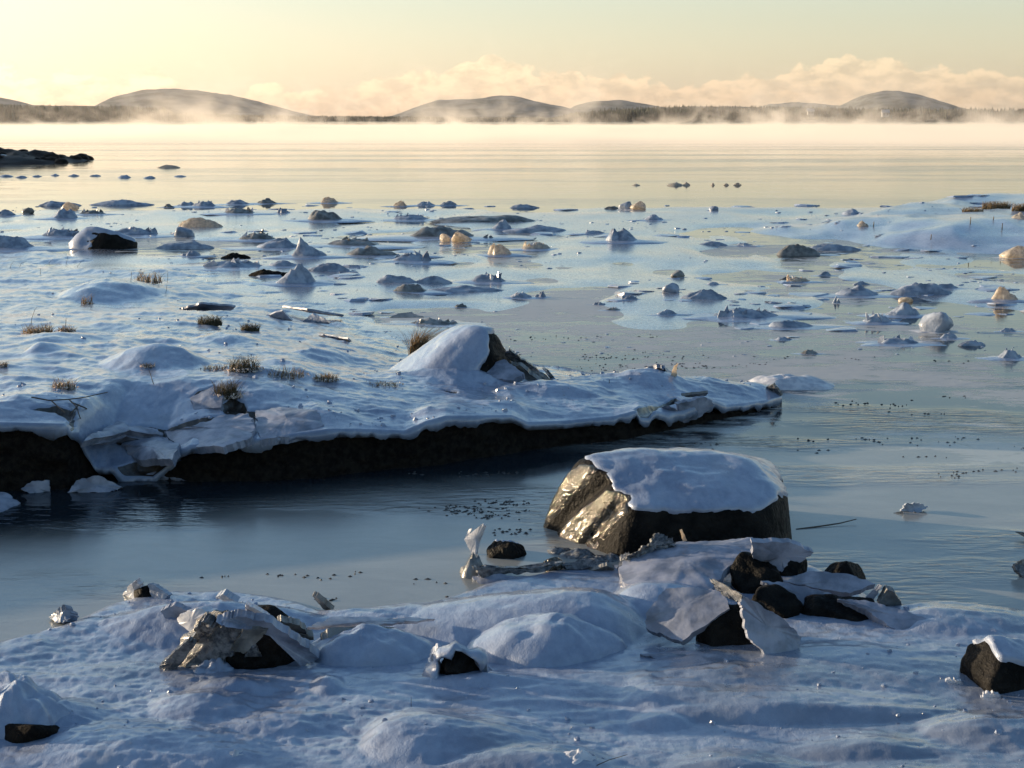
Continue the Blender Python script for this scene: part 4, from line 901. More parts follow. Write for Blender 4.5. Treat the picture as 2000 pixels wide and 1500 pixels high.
# behind left: shards in the water's edge
G5 = 'broken ice at the water edge, left foreground'
plate('ice_slab', [(245, 1158, .0), (258, 1140, .07), (272, 1128, .12), (284, 1146, .06), (282, 1160, .03), (262, 1166, .0)], 'pointed shard tipped up at the water edge on the left', m='iceplate', th=.014, seed=51, group=G5, jag=.08)
plate('ice_slab', [(288, 1140, .09), (300, 1142, .09), (330, 1162, .05), (310, 1178, .01), (296, 1166, .03)], 'broader dark-faced slab right of the pointed shard', m='blueice', th=.02, seed=52, group=G5)
boulder('rock', 'small black stone wedged between the two tipped slabs at the left', G(282, 1172, .015) + Vector((0, .05, 0)), (.06, .05, .05), 53, n=4, cap=None, group=G5)
plate('ice_slab', [(96, 1206, .01), (112, 1190, .06), (124, 1180, .09), (142, 1200, .04), (130, 1214, .02), (110, 1216, .01)], 'small crusty wedge of ice at the water edge far left', m='blueice', th=.03, seed=54, group=G5, rough=.08, jag=.1)
plate('ice_slab', [(614, 1154, .11), (622, 1157, .11), (654, 1184, .02), (636, 1182, .02)], 'thin dark splinter standing alone at the water edge', m='brownice', th=.015, seed=55, group=G5)
plate('ice_slab', [(318, 1186, .12), (345, 1174, .15), (380, 1190, .12), (372, 1202, .08), (330, 1204, .08)], 'flap of ice folded over a dark gap on the left ridge', m='slab', th=.02, seed=56, group=G5)
plate('ice_slab', [(428, 1156, .11), (442, 1150, .14), (470, 1166, .10), (462, 1172, .08)], 'small flap lifted on top of the left ridge', m='blueice', th=.02, seed=57, group=G5)
# slabs between left group and centre
plate('ice_slab', [(625, 1240, .08), (642, 1225, .11), (735, 1222, .11), (770, 1226, .09), (650, 1238, .07), (640, 1248, .06)], 'long thin slab with a black gap under it right of the draped rock', m='brownice', th=.03, seed=58, jag=.02)
plate('ice_slab', [(595, 1226, .09), (650, 1204, .12), (740, 1206, .10), (850, 1208, .09), (760, 1218, .08), (660, 1222, .08)], 'flat smooth grey slab behind the long thin one', m='iceplate', th=.02, seed=59, jag=.03)
def hump(name, label, px, py, w, h, dep, seed, m='cap', **kw):
    g = G(px, py, max(0, low(*G(px, py, .05)[:2])) - .005); s = g.y / FPX; c = Vector((g.x * (1 + dep * .5 / g.y), g.y + dep * .5, g.z))
    return props(place(name, dome_mesh(name, w * s, dep, h * s, seed, 16, 64, **kw), M[m], c), label, 'ice dome')
hump('ice_dome', 'domed sheet of ice right of the long black gap, near the front', 735, 1302, 270, 48, .46, 61, rough=.22, sharp=1.1, skew=-.3)
hump('ice_dome', 'broad low dome of pinkish ice behind the small ice-collared stone', 1065, 1302, 330, 58, .60, 62, m='cap', rough=.16, sharp=1.2, skew=.15)
hump('ice_dome', 'snowy hump over a black gap in the bottom left corner', 34, 1460, 230, 104, .50, 63, rough=.18, sharp=1.2)
boulder('rock', 'dark body put in for the shaded gap under the snowy hump, bottom left', G(42, 1456, .02) + Vector((-.02, .10, 0)), (.17, .09, .024), 64, n=4, cap=None, rockmat='peat')  # added black body that paints the shade in the gap under the hump
hump('ice_dome', 'crystal-crusted lump at the bottom edge right of centre', 1130, 1512, 130, 34, .16, 65, m='iceplate', rough=.3, sharp=1)
hump('ice_dome', 'small frosty lump near the bottom edge left', 462, 1492, 50, 18, .08, 66, m='iceplate', rough=.3, sharp=1)
hump('ice_dome', 'curled frosty ice fragment in front of the ice-draped rock', 420, 1316, 84, 26, .16, 67, m='cap', rough=.35, sharp=.7, crest=.3)
# small rock in a collar of ice
ct = R('ice_collared_rock', 'small dark stone ringed by a thick rim of ice, front centre', 900, 1316, 88, 50, 71, cap=None, dep=.9)
g0 = G(900, 1316, .05); 
def rim(px, py, Y, n=16, a0=200, a1=-20, rx=.105, rz=.115, th=.022, seed=0):
    V, F = [], []; k = 10; r = np.random.default_rng(seed)
    for q in range(n):
        a = math.radians(a0 + (a1 - a0) * q / (n - 1)); u_ = 1 + .10 * math.sin(q * 1.9) + .07 * math.sin(q * 3.7 + 1); cx, cz = rx * math.cos(a) * u_, rz * math.sin(a) * u_ * .86
        for j in range(k):
            b = j * 2 * math.pi / k; tt = th * (.8 + .35 * r.uniform(-1, 1) + .35 * math.sin(q * 1.3)) * (1 + .7 * abs(math.cos(a)))
            V.append((cx + tt * math.cos(b) * math.cos(a) * .8, tt * math.sin(b) * 1.8, max(-.02, cz + tt * math.cos(b) * math.sin(a) * .8)))
    for q in range(n - 1):
        for j in range(k):
            F.append([q * k + j, q * k + (j + 1) % k, (q + 1) * k + (j + 1) % k, (q + 1) * k + j])
    return npmesh('ice_rim', V, F)
gg = ct.location.copy(); place('ice_rim', rim(0, 0, 0, seed=4), M['cap'], gg + Vector((-.005, -.02, -.01)), ct)
plate('ice_lip', [(868, 1310, .02), (888, 1286, .06), (905, 1284, .06), (925, 1304, .03), (915, 1320, .01), (870, 1322, .0)], parent=ct, m='slab', th=.02, seed=73, bow=.1)
plate('standing_slab', [(830, 1312, .01), (842, 1268, .12), (854, 1256, .15), (862, 1262, .13), (856, 1290, .06), (846, 1316, .01)], parent=ct, m='iceplate', th=.02, seed=74)
# floating bits in the channel
sh = empty('ice_shard', G(930, 1082), 'clear feather-shaped shard standing in the channel left of the boulder', 'ice shard')
plate('pane', [(908, 1052, .07), (918, 1042, .10), (944, 1022, .17), (950, 1026, .16), (938, 1058, .06), (932, 1082, .0), (922, 1080, .0)], parent=sh, m='iceplate', th=.006, seed=81, jag=.025)
plate('pane', [(907, 1053, .07), (916, 1034, .12), (921, 1032, .13), (912, 1056, .06)], parent=sh, m='iceplate', th=.006, seed=82, jag=.02)
R('rock', 'small dark stone poking from the channel right of the standing shard', 988, 1090, 84, 38, 83, cap=.9, z=0, capt=.006)
fl = empty('ice_scrap', G(1780, 1000), 'small dark scrap of ice floating in the channel right of the boulder', 'ice scrap')
plate('flake', [(1758, 998, .0), (1770, 984, .05), (1795, 982, .05), (1812, 990, .02), (1795, 1002, .0)], parent=fl, m='blueice', th=.015, seed=84, jag=.1)
plate('flake', [(1744, 1002, .0), (1762, 998, .015), (1766, 1004, .0)], parent=fl, m='brownice', th=.01, seed=85)
plate('ice_slab', [(1980, 1106, .05), (1994, 1094, .08), (2012, 1092, .08), (2020, 1120, .01), (2000, 1130, .0)], 'upright clear slab standing in the channel at the right edge', m='clearice', th=.015, seed=86, jag=.08)
plate('ice_slab', [(1984, 1038, .04), (2000, 1040, .04), (2030, 1046, .02), (2012, 1052, .01)], 'small dark flake above the clear slab at the right edge', m='brownice', th=.012, seed=87)
# crusty lump at the left end of the slab row
lp = empty('ice_rim_heap', G(960, 1130), 'crusty brown lump with a curling thin rim of ice left of the boulder foot', 'ice heap')
place('crust', dome_mesh('crust', .15, .14, .075, 91, 10, 30, .35, .8, 0, .3), M['brownice'], G(930, 1118, .01), lp)
plate('rim_sheet', [(925, 1108, .08), (960, 1108, .06), (1050, 1110, .05), (1100, 1098, .07), (1060, 1118, .03), (980, 1122, .02), (940, 1128, .02)], parent=lp, m='clearice', th=.02, seed=92, bow=-.08, jag=.04)
plate('rim_sheet', [(922, 1128, .01), (945, 1116, .04), (1010, 1126, .02), (1040, 1130, .01), (1000, 1140, .0), (940, 1142, .0)], parent=lp, m='slab', th=.02, seed=93, bow=.05)
boulder('rock', 'little brown stone with a sunlit glazed left side at the boulder foot', G(1080, 1110, .03) + Vector((0, .03, 0)), (.052, .05, .045), 94, n=4, cap=None, rockmat='glaze')
plate('ice_slab', [(1095, 1102, .05), (1150, 1092, .07), (1190, 1096, .06), (1180, 1108, .04), (1110, 1112, .03)], 'flat clear slab lying at the foot of the glazed face', m='clearice', th=.015, seed=95, jag=.06)
plate('ice_slab', [(1148, 1110, .03), (1185, 1098, .07), (1200, 1104, .05), (1190, 1114, .02)], 'small tipped wedge of ice at the foot of the glazed face', m='brownice', th=.015, seed=96)
# slabs in front of the boulder
st = empty('ice_slab', G(1340, 1130), 'large snow-dusted slab tilted up in front of the big boulder, crumbled left rim', 'ice slab')
plate('sheet', [(1208, 1112, .07), (1225, 1088, .11), (1280, 1066, .15), (1330, 1058, .16), (1400, 1056, .17), (1470, 1048, .19), (1466, 1085, .15), (1420, 1110, .11), (1390, 1150, .07), (1290, 1160, .05), (1220, 1140, .05)], parent=st, m='slab', th=.025, seed=101, bow=.06, jag=.02, rough=.01)
plate('frost_rim', [(1222, 1092, .11), (1240, 1080, .14), (1270, 1060, .18), (1282, 1042, .21), (1300, 1046, .20), (1322, 1060, .17), (1300, 1070, .15), (1250, 1086, .12)], parent=st, m='clearice', th=.015, seed=102, jag=.14, rough=.08)
plate('frost_rim', [(1205, 1110, .07), (1212, 1084, .11), (1228, 1078, .13), (1232, 1092, .11), (1218, 1110, .07)], parent=st, m='clearice', th=.02, seed=103, jag=.12, rough=.08)
plate('splinter', [(1328, 1036, .23), (1332, 1034, .235), (1342, 1056, .18), (1334, 1058, .175)], parent=st, m='sunlitice', th=.008, seed=104)
G6 = 'plates over the rocks right of the big boulder'
plate('ice_slab', [(1466, 1052, .26), (1540, 1050, .25), (1586, 1072, .20), (1560, 1090, .15), (1540, 1086, .16), (1524, 1110, .10), (1498, 1088, .15), (1468, 1092, .14)], 'snowy slab roofing the rocks at the right foot of the boulder', m='slab', th=.025, seed=105, jag=.04, bow=.05, group=G6)
R('rock', 'dark rock under the snowy roofing slab, left one of two', 1480, 1165, 120, 92, 106, cap=None, z=.0, dep=1.0)
R('rock', 'dark rock under the snowy roofing slab, right one of two', 1535, 1130, 82, 62, 107, cap=None, z=.0, dep=.8)
R('rock', 'rounded black stone in the water just right of the roofed rocks', 1648, 1142, 96, 46, 108, cap=None, z=.0, dep=.7)
R('rock', 'dark stone between the leaning plates and the long slabs', 1510, 1205, 110, 64, 109, cap=None, z=.02, dep=.7)
plate('ice_slab', [(1530, 1135, .12), (1582, 1114, .16), (1660, 1122, .14), (1710, 1140, .11), (1660, 1158, .08), (1600, 1150, .09)], 'upper long slab reaching right over the dark stones', m='slab', th=.025, seed=110, jag=.03, bow=.02, group=G6)
plate('ice_slab', [(1486, 1134, .14), (1535, 1138, .13), (1600, 1152, .11), (1650, 1168, .08), (1610, 1182, .05), (1548, 1196, .03), (1536, 1160, .09)], 'middle grey slab sloping down in front of the upper long slab', m='slab', th=.02, seed=111, jag=.03, bow=.03, group=G6)
R('rock', 'low dark rock under the tapering lower slab at the right', 1640, 1212, 190, 44, 112, cap=None, z=.01, dep=.5)
plate('ice_slab', [(1635, 1170, .10), (1690, 1172, .10), (1760, 1190, .08), (1820, 1212, .05), (1872, 1236, .02), (1800, 1242, .01), (1740, 1225, .03), (1690, 1190, .075)], 'tapering lower slab running out to the right over a low rock', m='slab', th=.03, seed=113, jag=.03, bow=.02, group=G6)
plate('ice_slab', [(1690, 1168, .07), (1716, 1142, .13), (1724, 1144, .13), (1706, 1172, .06)], 'bright narrow slab tipped on edge at the far right of the pile', m='slab', th=.02, seed=114, group=G6)
plate('ice_slab', [(1712, 1172, .05), (1728, 1142, .13), (1744, 1148, .12), (1764, 1182, .01), (1740, 1186, .01)], 'dark triangular slab right of the bright narrow one', m='brownice', th=.02, seed=115, group=G6)
# boulder with leaning plates
bt = R('rock', 'dark rock with plates of ice leaning on both sides, right of centre', 1440, 1272, 175, 108, 121, cap=None, z=.0, dep=.6)
bt.name = 'plate_flanked_rock'
plate('ice_slab', [(1262, 1196, .13), (1300, 1150, .215), (1355, 1146, .235), (1378, 1152, .225), (1412, 1150, .235), (1425, 1188, .175), (1330, 1252, .05), (1262, 1228, .06)], 'flat pale plate leaning on the left side of the plate-flanked rock', m='slab', th=.025, seed=122, jag=.03, bow=.0)
bs = empty('ice_slab', G(1480, 1270), 'tall blade-shaped plate leaning on the right side of the plate-flanked rock', 'ice slab')
plate('blade', [(1385, 1130, .30), (1400, 1134, .30), (1448, 1162, .275), (1450, 1178, .24), (1420, 1168, .25), (1398, 1150, .27)], parent=bs, m='clearice', th=.015, seed=123, jag=.06)
plate('sheet', [(1446, 1163, .27), (1462, 1168, .265), (1530, 1208, .18), (1564, 1244, .08), (1558, 1276, .03), (1500, 1282, .035), (1462, 1246, .11), (1450, 1200, .20)], parent=bs, m='slab', th=.015, seed=124, jag=.04, bow=.05)
# right edge rock
R('rock', 'large black rock with snow on top at the right edge of the photo', 1965, 1356, 190, 104, 131, cap=.62, dep=.8, z=.0, capt=.025, bias=lambda v, n: v[:, 0] * .9 - .2, n=5)
for k, (px, py, w, lb) in enumerate([(1862, 1340, 50, 'frosty ice scrap at the left foot of the right edge rock'), (1935, 1362, 48, 'jagged ice scrap at the front foot of the right edge rock')]):
    plate('ice_slab', [(px - w / 2, py, .01), (px - w * .2, py - 14, .04), (px + w * .3, py - 10, .04), (px + w / 2, py + 6, .0), (px, py + 8, .0)], lb, m='iceplate', th=.015, seed=140 + k, jag=.12)
plate('ice_slab', [(1250, 1278, .03), (1330, 1276, .04), (1370, 1284, .02), (1300, 1290, .02)], 'thin flat flake lying on the smooth ice before the leaning plate', m='slab', th=.012, seed=142, jag=.06)

# ------------------------------------------------------------------ grass, stems and twigs
def blades(name, c, n, h, spread, seed, lean=.2, wd=.0022):
    r = np.random.default_rng(seed); V, F = [], []
    for k in range(n):
        a = r.uniform(0, 6.28); q = spread * math.sqrt(r.uniform(0, 1)); x0, y0 = q * math.cos(a), q * math.sin(a) * .6
        hh = h * r.uniform(.45, 1.1); dx, dy = (r.normal() * .35 + lean) * hh, r.normal() * .25 * hh; a2 = r.uniform(0, 3.14); wx, wy = wd * math.cos(a2), wd * math.sin(a2); b = len(V)
        for s in (0, .35, .7, 1):
            ww = 1 - s * .85; X_, Y_, Z_ = x0 + dx * s * s, y0 + dy * s * s, hh * (s - .18 * s * s)
            V += [(X_ - wx * ww, Y_ - wy * ww, Z_ - .01), (X_ + wx * ww, Y_ + wy * ww, Z_ - .01)]
        for s in range(3): F.append([b + 2 * s, b + 2 * s + 1, b + 2 * s + 3, b + 2 * s + 2])
    return npmesh(name, V, F, False)
def crystals(name, n, w, d, h, size, seed):
    r = np.random.default_rng(seed); V, F = [], []
    for k in range(n):
        a = r.uniform(0, 6.28); q = math.sqrt(r.uniform(0, 1)); p = np.array([q * w / 2 * math.cos(a), q * d / 2 * math.sin(a), r.uniform(0, 1) ** 1.5 * h * (1 - q * .6)])
        s = size * r.uniform(.5, 1.4); M4 = r.normal(size=(4, 3)); M4 /= np.linalg.norm(M4, axis=1, keepdims=True); b = len(V)
        V += [tuple(p + m_ * s) for m_ in M4]; F += [[b, b + 1, b + 2], [b, b + 2, b + 3], [b, b + 3, b + 1], [b + 1, b + 3, b + 2]]
    return npmesh(name, V, F, False)
def tuft(label, px, py, w, h, seed, m='darkgrass', frost=True, n=90, lean=.1, low_=False):
    c = (on_low if low_ else on_bank)(px, py); s = c.y / FPX; t = empty('grass_tuft', c, label, 'grass', 'frozen grass tufts')
    o = place('blades', blades('blades', c, int(n * 2), h * s * 1.35, w * s * .42, seed, lean, max(.0024, c.y * .00026)), M[m], c, t); o['kind'] = 'stuff'
    if frost: place('frost_crystals', crystals('frost_crystals', int(n * 2.2), w * s * 1.1, w * s * .7, h * s * .5, .0065 + c.y * .0001, seed), M['crystal'], c, t)['kind'] = 'stuff'
tuft('tall dead grass tuft leaning right beside the snow-covered hummock', 812, 700, 34, 56, 1, 'grass', False, 190, .35)
tuft('thin sprig of grass in front of the snow-covered hummock', 880, 704, 12, 44, 2, 'grass', True, 16, .0)
tuft('dark grass tuft with frost over the dark hollow on the bank front', 444, 776, 60, 34, 3, 'darkgrass', True, 160)
tuft('frosty grass tuft behind the one on the bank front', 476, 724, 72, 30, 4, 'darkgrass', True, 130)
tuft('pale frosted clump left of the second tuft', 425, 722, 70, 14, 5, 'grass', True, 40)
tuft('frosted clump right of the second tuft', 558, 735, 90, 20, 6, 'grass', True, 70)
tuft('brown grass tuft at the right end of the frosted row', 636, 742, 56, 16, 7, 'grass', True, 80)
tuft('frosty clump on the snow above the left overhang', 124, 758, 56, 22, 8, 'grass', True, 70)
tuft('small grass tip on the pointed snow mound', 288, 716, 34, 10, 9, 'darkgrass', True, 40)
tuft('dark grass tuft on the crest of the back slope', 410, 634, 56, 18, 10, 'darkgrass', False, 170)
tuft('grass tuft right of and below the one on the back slope crest', 488, 646, 44, 16, 11, 'darkgrass', False, 120, .25)
tuft('brown clump of stems at the left, under a tall bent stalk', 75, 652, 70, 20, 12, 'grass', True, 120)
tuft('small brown clump right of the one under the tall stalk', 130, 648, 40, 14, 13, 'grass', True, 60)
tuft('dead grass and stems standing in the snow far up the left bank', 290, 552, 70, 22, 14, 'grass', True, 60)
tuft('frosted thin stems left of the triangular slabs', 170, 594, 26, 20, 15, 'grass', True, 20)
tuft('reddish frosted clump cut by the left photo edge', 2, 716, 30, 12, 16, 'grass', True, 40)
tuft('pinkish frosted turf along the top of the bank, centre', 745, 752, 90, 10, 17, 'grass', True, 60)
tuft('golden grass strip on the right bank by the photo edge', 1945, 410, 66, 16, 18, 'grass', False, 260, .1, True)
tuft('pale grass left of the golden strip on the right bank', 1900, 414, 50, 9, 19, 'grass', False, 120, .1, True)
tuft('golden grass at the right edge of the photo', 1995, 412, 44, 14, 20, 'grass', False, 160, .1, True)
def stem(label, pts, rad=.003, name='dry_stem', cat='plant stem', m='twig', bankside=True):
    base = (on_bank if bankside else on_low)(*pts[0][:2]); P = [A(px, py, base.y + dy) - base for px, py, dy in pts]; V, F = [], []
    for k, p in enumerate(P):
        rr = rad * (1 - .6 * k / len(P))
        for j in range(5):
            a = j * 2 * math.pi / 5; V.append((p.x + rr * math.cos(a), p.y + rr * math.sin(a) * .7, p.z + rr * math.sin(a) * .7))
    for k in range(len(P) - 1):
        for j in range(5): F.append([k * 5 + j, k * 5 + (j + 1) % 5, (k + 1) * 5 + (j + 1) % 5, (k + 1) * 5 + j])
    F.append([0, 1, 2, 3, 4])
    return props(place(name, npmesh(name, V, F), M[m], base), label, cat)
for lb, pts in [
    ('tall thin stalk bending over the brown clump at the left', [(60, 640, 0), (62, 622, 0), (68, 605, .05), (72, 600, .1)]),
    ('short thin stalk standing on the small brown clump', [(128, 640, 0), (129, 622, 0)]),
    ('lone stalk low on the left snow near the photo edge', [(20, 524, 0), (22, 516, 0), (28, 510, .1)]),
    ('forked stalk left of the upright peg on the snow', [(38, 522, 0), (42, 514, 0), (52, 510, .1)]),
    ('upright peg-like stalk on the far left snow', [(79, 535, 0), (79, 524, 0)]),
    ('bent stalk leaning right on the far left snow', [(95, 516, 0), (99, 509, 0), (104, 506, .05)]),
    ('darkest pointed stalk on the far left snow', [(129, 516, 0), (131, 508, 0), (132, 501, 0)]),
    ('slanted stalk right of the darkest pointed one', [(150, 522, 0), (158, 512, .05), (165, 508, .1)]),
    ('thin upright stem left of the dead grass clump', [(256, 546, 0), (257, 530, 0)]),
    ('thin upright stem right of the dead grass clump', [(327, 552, 0), (328, 530, 0), (324, 528, .1)]),
    ('low stem in the hollow right of the dead grass clump', [(325, 568, 0), (326, 556, 0)]),
    ('tiny looped stem on the rim of the bank right of the hummock', [(1107, 712, 0), (1112, 698, 0), (1114, 712, 0)]),
    ('short stub poking from the snow on the outer bank', [(1190, 748, 0), (1190, 742, 0)]),
    ('bent stem above the first crack on the bank front', [(300, 750, 0), (296, 738, .02), (291, 722, .05)])]:
    stem(lb, pts)
tw = empty('fallen_twig', on_bank(150, 800), 'long bare twig with side branches lying over the left overhang', 'twig')
for pts in ([(62, 776), (95, 782), (135, 780), (165, 776), (210, 766)], [(135, 780), (150, 795), (155, 812), (162, 828)], [(140, 786), (165, 796), (187, 808)], [(100, 782), (115, 796), (128, 806)], [(150, 795), (140, 805), (136, 812)]):
    w = [on_bank(px, py, .015) for px, py in pts]; V, F = [], []
    for k, p in enumerate(w):
        rr = .005 * (1 - .5 * k / len(w))
        for j in range(5): a = j * 2 * math.pi / 5; V.append((p.x + rr * math.cos(a) * .5, p.y + rr * math.cos(a), p.z + rr * math.sin(a)))
    for k in range(len(w) - 1):
        for j in range(5): F.append([k * 5 + j, k * 5 + (j + 1) % 5, (k + 1) * 5 + (j + 1) % 5, (k + 1) * 5 + j])
    o = link('branch', npmesh('branch', V, F), M['twig']); o.parent = tw; o.location = -tw.location
stem('thin grey stick lying on the ice right of the big boulder', [(1556, 1034, 0), (1600, 1028, .05), (1640, 1022, .1), (1672, 1014, .15)], .006, 'stick', 'stick', bankside=False)
stem('single hair-thin grass stalk standing in the near snow', [(803, 1380, 0), (803, 1362, 0)], .0012, bankside=False)
stem('bare thin twig poking up at the bottom edge of the photo', [(1165, 1495, 0), (1190, 1484, .0), (1225, 1474, .02)], .0018, bankside=False)
for k, (px, py, hh) in enumerate([(1895, 438, 14), (1957, 448, 12), (1818, 468, 10), (1706, 442, 9), (1940, 430, 7)]):
    stem(['tallest orange stalk on the right bank', 'thin stalk near the right edge of the right bank', 'short stalk low on the right bank', 'small stalk beside the sunlit lump on the right bank', 'tiny stalk below the golden strip'][k], [(px, py, 0), (px + 1, py - hh, 0)], .010, m='grass', bankside=False)

# ------------------------------------------------------------------ weed and ice crumbs on the water
r = np.random.default_rng(5); V, F = [], []
ZONES = [(930, 1000, 110, 12, 90), (1000, 985, 60, 8, 40), (960, 1040, 60, 10, 20), (1180, 695, 220, 8, 60), (1800, 870, 220, 40, 45), (1900, 930, 120, 30, 25), (1300, 715, 160, 8, 60), (1700, 790, 250, 22, 30), (1500, 700, 240, 12, 30), (900, 1140, 60, 20, 10), (620, 1130, 240, 24, 26), (1350, 880, 120, 30, 24), (950, 925, 120, 8, 26), (1050, 660, 200, 10, 30)]
for (zx, zy, wx, wy, n) in ZONES:
    for k in range(n // 5):
        cx, cy = zx + r.normal() * wx * .5, zy + r.normal() * wy * .5
        for q in range(5):
            g = G(cx + r.normal() * 22, cy + r.normal() * 2.6, .002); s = r.uniform(.003, .013); b = len(V); m_ = 7; e = r.uniform(.25, .6); a0 = r.uniform(-.3, .3)
            V.append((g.x, g.y, .007))
            for j in range(m_):
                a = j * 2 * math.pi / m_; q_ = s * r.uniform(.5, 1.3); x_, y_ = q_ * 1.6 * math.cos(a), q_ * e * 1.6 * math.sin(a)
                V.append((g.x + x_ * math.cos(a0) - y_ * math.sin(a0), g.y + x_ * math.sin(a0) + y_ * math.cos(a0), -.001))
            F += [[b, b + 1 + j, b + 1 + (j + 1) % m_] for j in range(m_)]
props(link('floating_weed', npmesh('floating_weed', V, F, False), M['weed']), kind='stuff', label='dark scraps of seaweed and slush strewn over the channel')

# slush and crumbs of broken ice, too many to count
def crumbs(pts, seed, tilt=.035):
    r = np.random.default_rng(seed); V, F = [], []
    for (x, y, z, s, hh) in pts:
        m_ = 7; b = len(V); a0 = r.uniform(0, 6); tx, ty = r.normal() * tilt * s, r.normal() * tilt * s
        for lv, (q, zz) in enumerate(((1.0, -.3), (.85, .8))):
            for j in range(m_):
                a = a0 + j * 2 * math.pi / m_; rr = s * q * (r.uniform(.6, 1.2) if lv == 0 else 1) * (1 if lv == 0 else .8 + .2 * math.sin(j * 2.1))
                V.append((x + rr * math.cos(a), y + rr * .8 * math.sin(a), z + hh * zz + (tx * math.cos(a) + ty * math.sin(a)) * lv))
        V.append((x, y, z + hh))
        for j in range(m_):
            j2 = (j + 1) % m_; F += [(b + j, b + j2, b + m_ + j2), (b + j, b + m_ + j2, b + m_ + j), (b + m_ + j, b + m_ + j2, b + 2 * m_)]
    return npmesh('ice_crumbs', np.array(V), np.array(F), False)
r = np.random.default_rng(77); N_ = 2800
px_ = r.uniform(-300, 2300, N_); py_ = 400 + 300 * r.uniform(0, 1, N_) ** 1.25
gx = np.array([tuple(G(a, b)) for a, b in zip(px_, py_)]); dens = fbm(gx[:, 0] * .45, gx[:, 1] * .28, seed=98, o=4) + .3 * fbm(gx[:, 0] * 2, gx[:, 1] * 1.2, seed=99)
land = (gx[:, 0] < XT) & (gx[:, 1] < np.interp(gx[:, 0], bx, by) - .1)
hz = LOW(gx[:, 0], gx[:, 1])[0]; ok = (dens > .06) & ~land
pts = [(x, y, max(0, h_), s_ * y / 70, s_ * y / 70 * e_ * .8) for (x, y, _), h_, s_, e_, o_ in zip(gx, hz, .035 + .13 * r.uniform(0, 1, N_) ** 3, r.uniform(.12, .4, N_), ok) if o_]
N_ = 900; px_ = r.uniform(-300, 2300, N_); py_ = 400 + 290 * r.uniform(0, 1, N_); gx = np.array([tuple(G(a, b)) for a, b in zip(px_, py_)]); dn = fbm(gx[:, 0] * .35, gx[:, 1] * .2, seed=105, o=3)
land = (gx[:, 0] < XT) & (gx[:, 1] < np.interp(gx[:, 0], bx, by) - .1); hz = LOW(gx[:, 0], gx[:, 1])[0]
pts += [(x, y, max(-.005, h_), s_ * (.6 + y / 40), s_ * (.6 + y / 40) * e_) for (x, y, _), h_, s_, e_, d_, l_ in zip(gx, hz, .06 + .20 * r.uniform(0, 1, N_) ** 2, r.uniform(.05, .13, N_), dn, land) if d_ > .0 and not l_]
props(link('slush', crumbs(pts, 1), M['cap']), kind='stuff', label='broken slush and crumbs of ice scattered over the frozen flats')
N_ = 900; gx = np.stack([r.uniform(-3.2, 3.2, N_), r.uniform(4.4, 7.2, N_)], -1); hz = LOW(gx[:, 0], gx[:, 1])[0]; dn = fbm(gx[:, 0] * 2, gx[:, 1] * 2.6, seed=101, o=3)
pts = [(x, y, h_, s_, s_ * .6) for (x, y), h_, s_, d_ in zip(gx, hz, .003 + .013 * r.uniform(0, 1, N_) ** 4, dn) if h_ > .01 and d_ > .05]
props(link('ice_crumbs', crumbs(pts, 2, .2), M['cap']), kind='stuff', label='small crumbs of ice strewn on the near snow')
N_ = 1100; xq = r.uniform(-6, XT - .2, N_); tq = r.uniform(0, 1, N_); f_ = front(xq); b_ = back(xq); yq = f_ + .05 + (b_ - f_) * tq ** 1.6; hz = BH(xq, yq); dn = fbm(xq * 1.3, yq * 1.6, seed=103, o=4)
pts = [(x, y, h_, s_, s_ * .6) for x, y, h_, s_, d_ in zip(xq, yq, hz, .004 + .022 * r.uniform(0, 1, N_) ** 3, dn) if d_ > .08]
props(link('ice_crumbs', crumbs(pts, 3, .2), M['cap']), kind='stuff', label='crusts and crumbs of ice on the left bank')
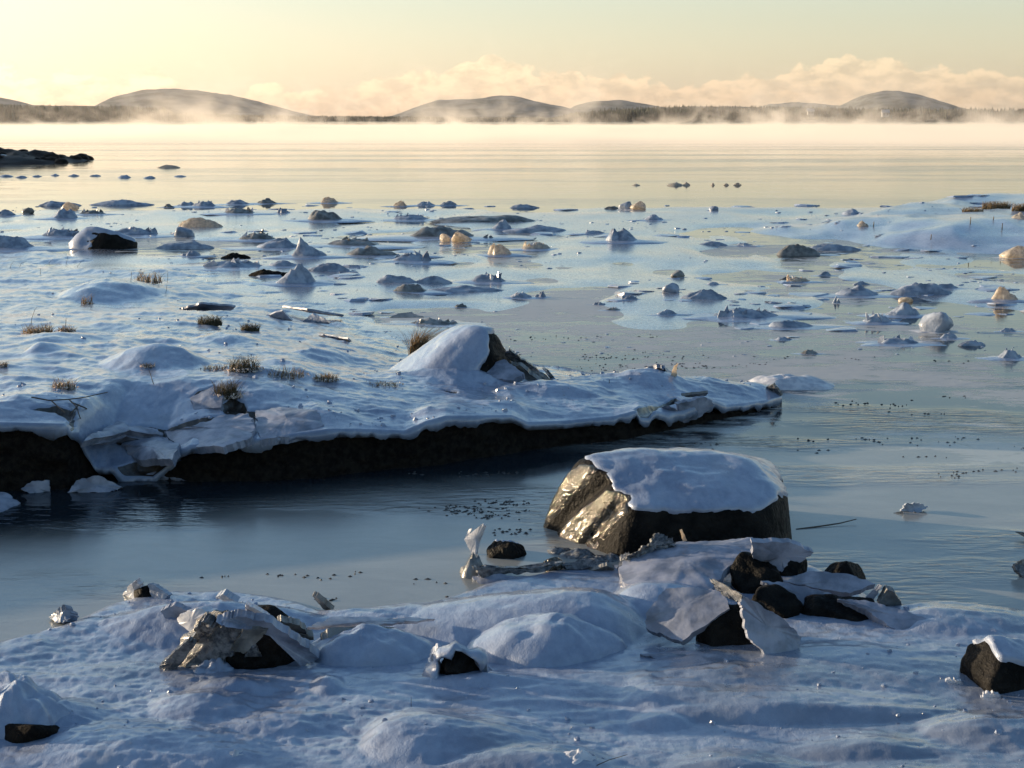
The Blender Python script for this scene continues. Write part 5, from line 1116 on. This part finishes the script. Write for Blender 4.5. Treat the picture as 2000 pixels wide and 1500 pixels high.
# ------------------------------------------------------------------ sea smoke and haze
def box(name, x0, x1, y0, y1, z0, z1, m):
    V = [(x, y, z) for z in (z0, z1) for y in (y0, y1) for x in (x0, x1)]
    return link(name, npmesh(name, V, [[0, 2, 3, 1], [4, 5, 7, 6], [0, 1, 5, 4], [2, 6, 7, 3], [0, 4, 6, 2], [1, 3, 7, 5]], False), m)
m, T = mat('sea_smoke'); P = pos(T); sx = T.new('ShaderNodeSeparateXYZ'); T.l.new(P, sx.inputs[0]); z, y, x = sx.outputs[2], sx.outputs[1], sx.outputs[0]
n = T.noise(T.vmul(P, (.15, .045, .20)), 1.0, 4, .6, .8); big = T.noise(T.vmul(P, (.03, .012, 0)), 1.0, 2, .5)
body = T.math('MULTIPLY', T.math('EXPONENT', T.math('MULTIPLY', T.math('MULTIPLY', z, z), T.mapr(T.math('ADD', T.math('MULTIPLY', n, .6), T.math('MULTIPLY', big, .4)), .38, .62, -6.0, -2.0))), .13)
wisp = T.math('MULTIPLY', T.math('MULTIPLY', T.mapr(T.math('ADD', n, T.math('MULTIPLY', big, .6)), .86, 1.02), T.math('EXPONENT', T.math('MULTIPLY', z, -.36))), .06)
edge = T.mapr(T.math('ADD', y, T.math('MULTIPLY', x, .28)), 118, 150)
den = T.math('MULTIPLY', T.math('ADD', body, wisp), edge)
den = T.math('MULTIPLY', den, T.mapr(y, 380, 470, 1, 0))
den = T.math('MULTIPLY', den, T.mapr(z, 9, 14, 1, 0))
vol = T.new('ShaderNodeVolumePrincipled'); vol.inputs['Color'].default_value = (.98, .91, .81, 1); vol.inputs['Anisotropy'].default_value = .2
T.l.new(den, vol.inputs['Density']); out(T, None, vol.outputs[0]); m.cycles.volume_step_rate = .25
props(box('sea_smoke', -260, 330, 110, 480, .03, 14, m), kind='stuff', label='low bank of sunlit sea smoke drifting over the open water')
m, T = mat('haze'); vol = T.new('ShaderNodeVolumePrincipled'); vol.inputs['Color'].default_value = (.96, .95, .93, 1); vol.inputs['Density'].default_value = 3e-5; vol.inputs['Anisotropy'].default_value = .4
out(T, None, vol.outputs[0])
props(box('haze', -5300, 5300, -80, 5700, -1.6, 125, m), kind='stuff', label='thin morning haze over the bay')
